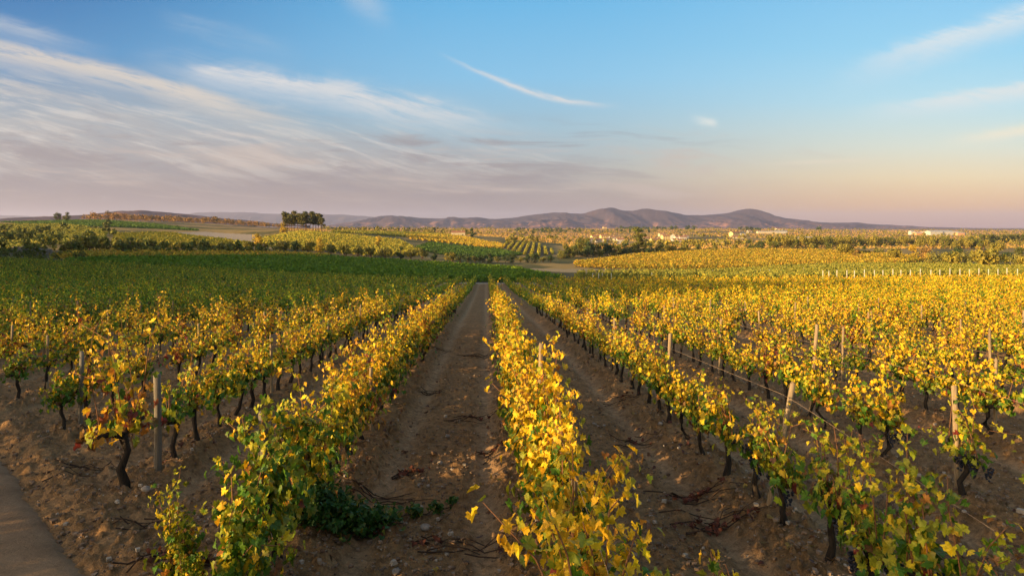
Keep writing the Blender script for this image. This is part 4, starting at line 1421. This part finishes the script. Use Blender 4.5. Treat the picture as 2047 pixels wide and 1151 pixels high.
def building(name, px, py, w, dep, h_, wall, roof, label, rot=0.0, rise=.22, dmin=600, nwin=3, cat='house', group=None, dist=None):
    d = dist or depth_at(px, py, dmin)
    x = (px - CX) / FPX * d
    root = link(name, None, None, (x, d, HZ(x, d)), rot)
    tag(root, label, cat, group)
    hw, hd = w / 2, dep / 2
    rz = dep * rise
    v_, f_ = box(-hw, hw, -hd, hd, -1.0, h_)
    # gable ends
    gv = np.array([(-hw, -hd, h_), (-hw, hd, h_), (-hw, 0, h_ + rz), (hw, -hd, h_), (hw, hd, h_), (hw, 0, h_ + rz)], float)
    gf = np.array([(0, 2, 1), (3, 4, 5)])
    v2, f2 = join([(v_, f_), (gv, gf)])
    link('wall', mesh_np('wall', v2, f2, M_WALLS[wall]), root)
    e = .35
    parts = []
    for s in (-1, 1):
        q = np.array([(-hw - e, s * (hd + e), h_ - e * rise * 2), (hw + e, s * (hd + e), h_ - e * rise * 2), (hw + e, 0, h_ + rz + .02), (-hw - e, 0, h_ + rz + .02)])
        q2 = q + (0, 0, .22)
        vv = np.concatenate([q, q2])
        ff = np.array([(0, 1, 2), (0, 2, 3), (4, 6, 5), (4, 7, 6), (0, 4, 5), (0, 5, 1), (1, 5, 6), (1, 6, 2), (2, 6, 7), (2, 7, 3), (3, 7, 4), (3, 4, 0)])
        parts.append((vv, ff))
    rv, rf = join(parts)
    ro = link('roof', mesh_np('roof', rv, rf, roof), root)
    if cat == 'house':
        cvv = box(hw * .4, hw * .4 + .7, -.4, .4, h_ + rz * .4, h_ + rz + .9)
        link('chimney', mesh_np('chimney', *cvv, M_WALLS[wall]), ro)
    for i in range(nwin):
        xw = -hw + w * (i + .5) / nwin
        if i == nwin // 2:
            link('door', mesh_np('door', *box(xw - .5, xw + .5, -hd - .06, -hd - .01, 0, 2.1), M_DOOR), root)
            if h_ > 5: link('window', mesh_np('window', *box(xw - .5, xw + .5, -hd - .06, -hd - .01, h_ - 2.0, h_ - .8), M_WIN), root)
        else:
            for zb in ([1.0] if h_ < 5 else [1.0, h_ - 2.0]):
                link('window', mesh_np('window', *box(xw - .5, xw + .5, -hd - .06, -hd - .01, zb, zb + 1.2), M_WIN), root)
    return root


T_, G_, D_ = M_ROOFT, M_ROOFG, M_ROOFD
for a in [
    (1189, 481, 10, 8, 5.5, 'yellow', T_, 'yellow two-storey house at the left end of the village', .25),
    (1206, 479, 9, 8, 5.5, 'yellow', T_, 'yellow house second from left in the village', .2),
    (1179, 483, 7, 6, 3.4, 'white', T_, 'small white house below the left yellow house', .3), (1196, 484, 7, 6, 3.2, 'white', T_, 'low white house between the two yellow houses', .1),
    (1212, 484, 6, 6, 3.6, 'white', T_, 'small white house under the second yellow house', .4), (1224, 481, 8, 7, 4.6, 'white', T_, 'white house left of the tallest tree, upper one', .2),
    (1231, 485, 6, 6, 3.4, 'cream', T_, 'cream house just left of the tallest tree', .5), (1240, 487, 8, 7, 4.6, 'white', T_, 'white house left of the tallest tree, lower one', .1),
    (1310, 488, 11, 8, 4.5, 'yellow', T_, 'yellow house just right of the tallest tree', .3), (1291, 482, 7, 6, 4.0, 'cream', T_, 'cream house half behind the tallest tree', .3),
    (1323, 473, 10, 8, 4.5, 'cream', T_, 'cream house highest in the village middle', .2), (1330, 480, 10, 8, 5.5, 'yellow', T_, 'yellow gabled house in the village middle', .2),
    (1345, 479, 7, 8, 5.5, 'white', T_, 'bright white gable house in the village middle', 1.3), (1354, 480, 8, 7, 4.4, 'white', T_, 'white house right of the bright gable', .2),
    (1364, 480, 9, 7, 4.2, 'white', T_, 'white house at the right end of the village row', .1), (1371, 477, 7, 6, 4, 'grey', T_, 'grey house ending the village row', .2),
    (1350, 485, 8, 6, 3.4, 'white', T_, 'low white house in front of the village row', .2), (1360, 486, 8, 6, 3.4, 'cream', T_, 'low cream house in front of the village row, right', .2),
    (1468, 473, 15, 9, 6.2, 'yellow', T_, 'big bright yellow house alone on the plain', .45), (1483, 471, 9, 8, 4.5, 'grey', D_, 'dark roofed building beside the big yellow house', .1),
    (1498, 466, 9, 7, 4.5, 'white', T_, 'small white house between yellow house and long sheds', .2), (1476, 477, 20, 6, 2.8, 'cream', T_, 'low cream shed before the big yellow house', .1),
    (1557, 461, 22, 10, 6.0, 'cream', T_, 'cream hilltop house above the long shed', .2), (1209, 457, 18, 10, 6.5, 'yellow', T_, 'far yellow house on the plain rim', .2),
    (916, 473, 12, 6, 3.8, 'cream', T_, 'pale barn at the top of the striped vineyard', .1)]:
    building('house', a[0], a[1], a[2], a[3], a[4], a[5], a[6], a[7], a[8], dmin=560, nwin=3)
for a in [
    (1532, 467, 40, 9, 4.2, 'cream', G_, 'long low pale shed on the right plain, left one', .05), (1560, 467, 26, 9, 4.8, 'white', G_, 'long pale shed on the right plain, right one', .05),
    (1608, 480, 24, 8, 3.6, 'cream', G_, 'long pale farm shed before the right wood', .06), (1442, 486, 14, 3, 1.8, 'yellow', G_, 'low pale wall-like shed on the ploughed strip', .05)]:
    building('shed', a[0], a[1], a[2], a[3], a[4], a[5], a[6], a[7], a[8], rise=.1, dmin=560, nwin=0, cat='shed')
for a in [
    (1822, 469.5, 8, 10, 8, 'white', G_, 'narrow white building left of the far factory', .1), (1835, 470, 16, 12, 5, 'orange', G_, 'low orange building left of the far factory', .1),
    (1851, 470, 20, 14, 6.5, 'orange', G_, 'orange hall at the left of the far factory', .1), (1866, 470.5, 28, 18, 8, 'white', G_, 'white factory hall, left one', .1),
    (1885, 470.5, 36, 20, 8, 'white', G_, 'largest white factory hall', .1), (1909, 470, 14, 10, 7, 'yellow', G_, 'yellow building right of the factory', .1),
    (1918, 471, 16, 10, 6, 'orange', G_, 'orange building right of the factory', .1), (1930, 471, 10, 8, 4, 'cream', G_, 'small white building farthest right of the factory', .1)]:
    building('factory_hall', a[0], a[1], a[2], a[3], a[4], a[5], a[6], a[7], a[8], rise=.12, dmin=1200, nwin=0, cat='factory')

# stone ruin at the left
def rubble(n, sx, sy, sz, seed, smin=.25, smax=.8):
    r = np.random.default_rng(seed)
    parts = []
    for i in range(n):
        s = r.uniform(smin, smax)
        v_, f_ = box(-.5, .5, -.5, .5, -.5, .5)
        v_ = v_ * (1 + r.normal(0, .16, v_.shape)) * (s, s * .8, s * .7)
        a = r.random() * 6.28
        v_ = np.c_[v_[:, 0] * math.cos(a) - v_[:, 1] * math.sin(a), v_[:, 0] * math.sin(a) + v_[:, 1] * math.cos(a), v_[:, 2]]
        parts.append((v_ + (r.uniform(-sx, sx), r.uniform(-sy, sy), sz * r.random() ** 1.5), f_))
    return join(parts)


for (px, py, sx, h_, rot, lab) in [(70, 509, 4.5, 1.9, .75, 'broken stone wall of the ruin at the left, nearer one'), (38, 505, 4.5, 1.3, .35, 'low stone terrace wall behind the left ruin'),
                                   (50, 500, 4.0, 1.2, .3, 'upper stone terrace wall by the left ruin'), (35, 521, 3.0, 1.0, .1, 'grey stone heap at the left edge of the valley rows')]:
    d = depth_at(px, py, 120)
    x = (px - CX) / FPX * d
    v_, f_ = rubble(150, sx, .5, h_, int(px))
    tag(link('stone_wall', mesh_np('stone_wall', v_, f_, M_STONE), None, (x, d, HZ(x, d)), rot), lab, 'wall')

# ------------------------------------------------------------------ mountains and hills
def range_mesh(name, ridge, dist, depth, label, seed, spur=.22, base_py=459, mat=M_MOUNT):
    r = np.array(ridge, float)
    px = np.arange(r[0, 0], r[-1, 0] + 1, 3.0)
    py = np.interp(px, r[:, 0], r[:, 1])
    py = np.convolve(np.pad(py, 2, 'edge'), np.ones(5) / 5, 'valid')
    py = py - (fbm(px / 22.0, px * 0, 4, seed) - .5) * 2.0
    X1 = (px - CX) / FPX * dist
    zr = -(py - CY) / FPX * dist
    zb = -(base_py - CY) / FPX * dist
    ss = np.concatenate([np.linspace(0, 1, 46), np.linspace(1.05, 1.8, 10)])
    S, XX = np.meshgrid(ss, X1, indexing='ij')
    ZR = np.repeat(zr[None], len(ss), 0)
    Y = dist - depth + depth * S
    X = XX * (Y / dist)
    w = np.where(S <= 1, sstep(0, 1, S) * .55 + S * .45, np.maximum(0, 1 - (S - 1) * 1.3))
    ns = fbm(X / (depth * .28) + S * .4, S * 3.2 + X * 0, 5, seed + 3)
    ns2 = 1 - np.abs(fbm(X / (depth * .11) + 1.5 * (ns - .5), S * 1.3, 5, seed + 9) - .5) * 2.6
    env = np.sin(np.clip(S, 0, 1) * np.pi) ** .6
    Z = zb + (ZR - zb) * np.clip(w + spur * env * ((ns - .5) * 1.4 + (ns2 - .75)), -.02, 1.0)
    id_ = np.arange(Z.size).reshape(Z.shape)
    f_ = np.stack([id_[:-1, :-1], id_[:-1, 1:], id_[1:, 1:], id_[1:, :-1]], -1).reshape(-1, 4)
    o = link(name, mesh_np(name, np.stack([X, Y, Z], -1).reshape(-1, 3), f_, mat, None, True))
    return tag(o, label, 'mountains', kind='structure')


range_mesh('mountains', [(640, 452), (690, 445), (720, 441), (752, 434), (775, 430), (800, 432), (840, 436), (880, 437), (900, 435), (930, 437), (955, 434), (985, 438), (1020, 436), (1050, 431), (1080, 428),
                         (1110, 425), (1135, 426), (1165, 429), (1185, 423), (1205, 419), (1222, 416), (1245, 422), (1262, 423), (1285, 419), (1305, 421), (1335, 424), (1370, 430), (1395, 431),
                         (1430, 428), (1455, 426), (1475, 420), (1500, 417), (1520, 422), (1545, 430), (1570, 437), (1610, 442), (1660, 445), (1700, 445), (1712, 444), (1735, 447), (1800, 451), (1900, 455),
                         (2000, 457), (2100, 458), (2250, 459)], 8000, 2600, 'purple brown mountain range across the horizon', 5, .62, 463)
range_mesh('distant_hills', [(-500, 434), (-200, 432), (0, 431), (120, 433), (230, 428), (300, 426), (370, 427), (420, 424), (470, 424), (540, 427), (600, 428), (650, 428), (700, 430), (760, 434), (850, 441), (1000, 450), (1100, 458)],
           13500, 2500, 'pale blue hills farthest off at the left', 15, .2, 462)
range_mesh('dark_hill', [(-400, 440), (-100, 438), (0, 437), (60, 434), (110, 432), (160, 430), (200, 426), (240, 422), (280, 421), (320, 423), (350, 426), (390, 430), (440, 436), (500, 441), (560, 448), (620, 456)],
           3000, 900, 'dark scrub hill behind the left ridge wood', 25, .15, 452)

# ------------------------------------------------------------------ ground details in the foreground
def ground_z(x, y):
    """the soil surface itself, read from the sheet"""
    i = int(np.clip(np.searchsorted(ys, y) - 1, 0, ny_ - 2))
    j = int(np.clip(np.searchsorted(Xg[i], x) - 1, 0, nx_ - 2))
    return float(max(Zg[i, j], Zg[i + 1, j], Zg[i, j + 1], Zg[i + 1, j + 1]))


# the creeping weed patch beside the end post
def weed(px_pts, n, size, label, seed, hgt):
    r = np.random.default_rng(seed)
    P = []
    for (px, py, rad, w) in px_pts:
        d = 3.2 * FPX / (py - CY)
        P.append(((px - CX) / FPX * d, d, rad, w))
    P = np.array(P)
    cx_, cy_ = P[0, 0], P[0, 1]
    w = P[:, 3] / P[:, 3].sum()
    i = r.choice(len(P), n, p=w)
    x = P[i, 0] + r.normal(0, 1, n) * P[i, 2]; y_ = P[i, 1] + r.normal(0, 1, n) * P[i, 2] * .8
    hh_ = hgt * np.clip(P[i, 2] / P[:, 2].max(), .25, 1) * r.beta(1.6, 1.4, n)
    z = np.array([ground_z(a, b) for a, b in zip(x, y_)]) + hh_ + .01
    cen = np.c_[x, y_, z]
    nrm = np.c_[r.normal(0, .5, n), r.normal(0, .5, n), np.full(n, .8)]
    pc = np.array([(0.035, 0.10, 0.018), (0.05, 0.13, 0.02), (0.03, 0.08, 0.018), (0.08, 0.15, 0.03)])
    tint = pc[r.integers(0, 4, n)]
    gz = ground_z(cx_, cy_)
    root = link('creeping_weed', None, None, (cx_, cy_, gz))
    tag(root, label, 'weed')
    V, F, T = place_leaves(cen - (cx_, cy_, gz), nrm, size * r.uniform(.7, 1.3, n), tint, 1, r=r)
    link('leaves', mesh_np('leaves', V, F, M_LEAF, T), root)
    parts = []
    for q in range(len(P) - 1):
        a, b = P[q], P[q + 1]
        s_ = np.linspace(0, 1, 6)
        pp = np.c_[a[0] + (b[0] - a[0]) * s_, a[1] + (b[1] - a[1]) * s_, np.zeros(6)]
        pp[:, 2] = [ground_z(u_, w_) + .02 for u_, w_ in pp[:, :2]]
        parts.append(tube(pp - (cx_, cy_, gz), [.006] * 6, 4))
    sv = join(parts)
    link('stems', mesh_np('stems', *sv, M_TWIG), root)


weed([(600, 1050, .17, 2.4), (640, 1040, .18, 3), (685, 1035, .18, 3), (725, 1032, .14, 2.2), (755, 1022, .09, 1.1), (780, 1012, .05, .5), (830, 1000, .04, .45), (870, 992, .035, .35), (905, 978, .02, .15)],
     2000, .072, 'dark green creeping weed sprawling from end post into the aisle', 5, .34)

# dry prunings: twigs with a few shrivelled leaves
def pruning(px, py, size, label, seed, ang, leaves=26):
    r = np.random.default_rng(seed)
    d = 3.22 * FPX / (py - CY)
    d = -HZ((px - CX) / FPX * d, d) * FPX / (py - CY)
    x = (px - CX) / FPX * d
    gz = ground_z(x, d)
    root = link('dry_pruning', None, None, (x, d, gz))
    tag(root, label, 'dry branch', 'dry prunings lying on the soil')
    parts = []
    for i in range(5):
        a = ang + r.normal(0, .3)
        o_ = r.normal(0, size * .2, 2)
        s_ = np.linspace(-.5, .5, 6) * size * r.uniform(.6, 1.3)
        xs_ = o_[0] + np.cos(a) * s_ + r.normal(0, .012, 6); ys_ = o_[1] + np.sin(a) * s_ + r.normal(0, .012, 6)
        zs_ = [ground_z(x + p, d + q) - gz + .012 + abs(r.normal(0, .012)) for p, q in zip(xs_, ys_)]
        parts.append(tube(np.c_[xs_, ys_, zs_], np.linspace(.009, .004, 6), 5))
    link('twigs', mesh_np('twigs', *join(parts), M_TWIG), root)
    if leaves:
        c_ = np.c_[r.normal(0, size * .28, leaves) * abs(math.cos(ang)) + r.normal(0, .05, leaves), r.normal(0, size * .28, leaves) * abs(math.sin(ang)) + r.normal(0, .05, leaves), np.zeros(leaves)]
        c_[:, 2] = [ground_z(x + p, d + q) - gz + .025 + .03 * r.random() for p, q in c_[:, :2]]
        V, F, T = place_leaves(c_, np.c_[r.normal(0, .6, (leaves, 2)), np.ones(leaves)], r.uniform(.05, .09, leaves), np.ones((leaves, 3)), 1, r=r, curl=.8)
        link('dry_leaves', mesh_np('dry_leaves', V, F, M_DRYLEAF), root)


for j, (px, py, s, a, lv, lab) in enumerate([
    (820, 945, .42, .5, 34, 'reddish leaf heap on the left wheel rut of the central aisle'), (775, 992, .9, .15, 0, 'long dry cane left of the reddish leaf heap'),
    (862, 780, .7, .1, 0, 'dark twig heap far up the central aisle'), (1395, 995, .8, -.2, 34, 'red dry cane lying in the right aisle, upper one'),
    (1430, 1052, 1.0, .05, 40, 'red dry cane lying in the right aisle, lower one'), (990, 1100, .8, -.1, 0, 'thin dry twig near the bottom of the central aisle'),
    (750, 1065, .35, .3, 14, 'small dry leaf clump left of the aisle middle'), (860, 1090, .35, -.3, 8, 'small dark root clump in the aisle bottom'),
    (950, 830, .7, .1, 6, 'dry twigs crossing the central aisle'), (1280, 880, .6, -.5, 8, 'dry twigs in the right aisle near the second row'),
    (1250, 800, .6, -.4, 6, 'dry twigs farther up the right aisle'), (370, 1140, .6, .4, 46, 'dark red leaf heap under the bottom-left vine'),
    (150, 950, .7, .3, 0, 'dry twig on the bare soil beside the road'), (255, 1055, .6, .25, 0, 'dry twig on the bare soil below the grey end post'),
    (210, 870, .6, .1, 8, 'dry twig heap below the third row end'), (985, 905, .5, .6, 10, 'dark leaf scrap in the right wheel rut of the aisle'),
    (960, 700, .9, .2, 0, 'dark twigs at the distant aisle centre'), (880, 690, .9, .1, 0, 'dark twigs at the distant aisle left')]):
    pruning(px, py, s, lab, 50 + j, a, lv)

# loose stones
def stone_mesh(seed):
    r = np.random.default_rng(seed)
    th = np.linspace(0, np.pi, 7); ph = np.linspace(0, 2 * np.pi, 9, endpoint=False)
    v_ = np.array([(math.sin(a) * math.cos(b), math.sin(a) * math.sin(b), math.cos(a)) for a in th for b in ph])
    v_ = v_ * (1 + .16 * np.sin(v_ @ r.normal(0, 2.2, (3, 1)) + r.random() * 6) + r.normal(0, .03, (len(v_), 1))) * (1, .8, .6)
    f_ = []
    for i in range(6):
        for j in range(9):
            a, b = i * 9 + j, i * 9 + (j + 1) % 9
            f_ += [(a, a + 9, b + 9), (a, b + 9, b)]
    return v_, np.array(f_)


for j, (px, py, s, lab) in enumerate([(850, 1055, .062, 'largest pale stone in the aisle, below the weed tip'), (868, 1098, .05, 'flat stone in the aisle bottom, left of centre'), (880, 925, .045, 'pale stone in the aisle middle, topmost'),
                                     (895, 870, .05, 'pale stone up the central aisle'), (1085, 1105, .05, 'pale upright stone beside the right row foot'), (905, 935, .035, 'small pale stone right of the topmost middle one'),
                                     (838, 972, .035, 'small white stone left of the weed tip'), (292, 1000, .06, 'flat whitish stone below the grey end post'), (792, 1145, .05, 'pale stone at the bottom edge of the aisle'),
                                     (1320, 865, .05, 'pale stone in the right aisle'), (1715, 1090, .05, 'brown stone at the foot of a right vine')]):
    d = 3.2 * FPX / (py - CY)
    d = -HZ((px - CX) / FPX * d, d) * FPX / (py - CY)
    x = (px - CX) / FPX * d
    v_, f_ = stone_mesh(j)
    tag(link('stone', mesh_np('stone', v_ * s, f_, M_STONE, None, True), None, (x, d, ground_z(x, d) + s * .2), j * 1.3), lab, 'stone', 'loose stones on the soil')

# crumbs of soil and gravel
r = np.random.default_rng(91)
n = 30000
d = np.exp(r.uniform(math.log(5.2), math.log(26), n)); px = r.uniform(-60, 2100, n)
x = (px - CX) / FPX * d
k_ = (x - X0) / S_ROW; f_ = np.abs(k_ - np.round(k_)) * S_ROW
rutm = np.exp(-((np.abs(f_ - S_ROW / 2) - .66) / .22) ** 2)
ok = (r.random(n) > rutm * .85) & ((road_s(x, d) < .12) | (r.random(n) < .10))
x, d = x[ok], d[ok]
n = len(x)
bv, bf = box(-.5, .5, -.5, .5, -.5, .5)
sz = .009 + .030 * r.random(n) ** 4 + .022 * (r.random(n) < .03)
V = bv[None] * (1 + r.normal(0, .22, (n, 8, 3))) * sz[:, None, None] * np.array([1.2, 1.0, .8])
an = r.random(n) * 6.28
Vx = V[..., 0] * np.cos(an)[:, None] - V[..., 1] * np.sin(an)[:, None]; Vy = V[..., 0] * np.sin(an)[:, None] + V[..., 1] * np.cos(an)[:, None]
gz = np.array([ground_z(a, b) for a, b in zip(x, d)])
V = np.stack([Vx + x[:, None], Vy + d[:, None], V[..., 2] + gz[:, None] + sz[:, None] * .15], -1).reshape(-1, 3)
F = (bf[None] + (np.arange(n) * 8)[:, None, None]).reshape(-1, 3)
pc = np.array([(0.20, 0.13, 0.08), (0.15, 0.095, 0.06), (0.26, 0.18, 0.12), (0.36, 0.29, 0.22)])
tn = np.repeat(pc[r.choice(4, n, p=[.42, .34, .18, .06])], 8, 0)
M_CLOD, t = new_mat('soil_crumb'); finish(t, bsdf(t, attr(t), .97, .1))
tag(link('soil_crumbs', mesh_np('soil_crumbs', V, F, M_CLOD, tn)), 'small clods and gravel strewn over the soil', 'gravel', kind='stuff')

# fallen leaves
n = 2200
d = np.exp(r.uniform(math.log(4.6), math.log(30), n))
kk = r.integers(-4, 6, n)
x = X0 + S_ROW * kk + r.normal(0, .42, n)
ok = (np.abs(x / d) < .85) & (d > row_start(x))
x, d = x[ok], d[ok]; n = len(x)
z = np.array([ground_z(a, b) for a, b in zip(x, d)]) + .012
pc = np.array([(0.16, 0.07, 0.03), (0.10, 0.035, 0.02), (0.26, 0.15, 0.05), (0.30, 0.20, 0.05)])
V, F, T = place_leaves(np.c_[x, d, z], np.c_[r.normal(0, .35, (n, 2)), np.ones(n)], r.uniform(.05, .10, n), pc[r.integers(0, 4, n)], 1, r=r, curl=.8)
tag(link('fallen_leaves', mesh_np('fallen_leaves', V, F, M_LEAF, T)), 'brown fallen vine leaves under the rows', 'fallen leaves', kind='stuff')

# ------------------------------------------------------------------ added wood and hedge, unseen on the left, to shade valley and foreground
pts = []
rw = np.random.default_rng(5)
for j in range(520):
    y = rw.uniform(9, 205)
    x = -0.78 * y - 14 - (78 - 14 - .0) * max(0, 1 - y / 90) * .9 - rw.uniform(0, 26)
    pts.append((x, y, rw.uniform(15, 21)))
for j in range(60):
    y = rw.uniform(-13, 13)
    pts.append((-70 - rw.uniform(0, 12), y, 11.0 + 2.6 * (y + 13) / 26 + rw.uniform(-1, 1)))
wood('shade_wood', pts, 15, 'green', 'unseen wood added left of the vineyard to shade the valley', 110, 8, .15)
rr_ = np.random.default_rng(6)
n = 22000
y = rr_.uniform(-26, 14.0, n)
x = -13.5 - .38 * np.maximum(y - 2, 0) + rr_.normal(0, .4, n)
ht = 2.25 + 1.7 * sstep(-.6, -1.8, y) + 1.3 * sstep(-3.0, -3.7, y) + .25 * np.sin(y * 1.7) + .15 * np.sin(y * 4.1)  # heights stepped to steer the added hedge's shade over the foreground
z = H(x, y) + rr_.beta(1.25, .8, n) * ht
V, F, T = place_leaves(np.c_[x, y, z], rr_.normal(0, 1, (n, 3)), rr_.uniform(.14, .26, n), np.array([(0.06, 0.10, 0.02)] * n), 2, r=rr_)
tag(link('hedge', mesh_np('hedge', V, F, M_TREE, T)), 'unseen tall hedge added across the dirt road to shade the foreground', 'hedge')

# ------------------------------------------------------------------ haze
zb_, zt_ = ZMIN - 40.0, 420.0
hz = link('haze', mesh_np('haze', *box(-20500, 20500, -450, 20500, zb_, zt_)))
m_ = bpy.data.materials.new('haze_air'); m_.use_nodes = True; m_.node_tree.nodes.clear()
pv = m_.node_tree.nodes.new('ShaderNodeVolumePrincipled')
pv.inputs['Color'].default_value = (0.68, 0.70, 1.0, 1)
pv.inputs['Density'].default_value = 5.0e-5
pv.inputs['Anisotropy'].default_value = 0.2
oo = m_.node_tree.nodes.new('ShaderNodeOutputMaterial')
m_.node_tree.links.new(pv.outputs[0], oo.inputs['Volume'])
hz.data.materials.append(m_)
tag(hz, 'thin evening haze over the plain', 'haze', kind='stuff')
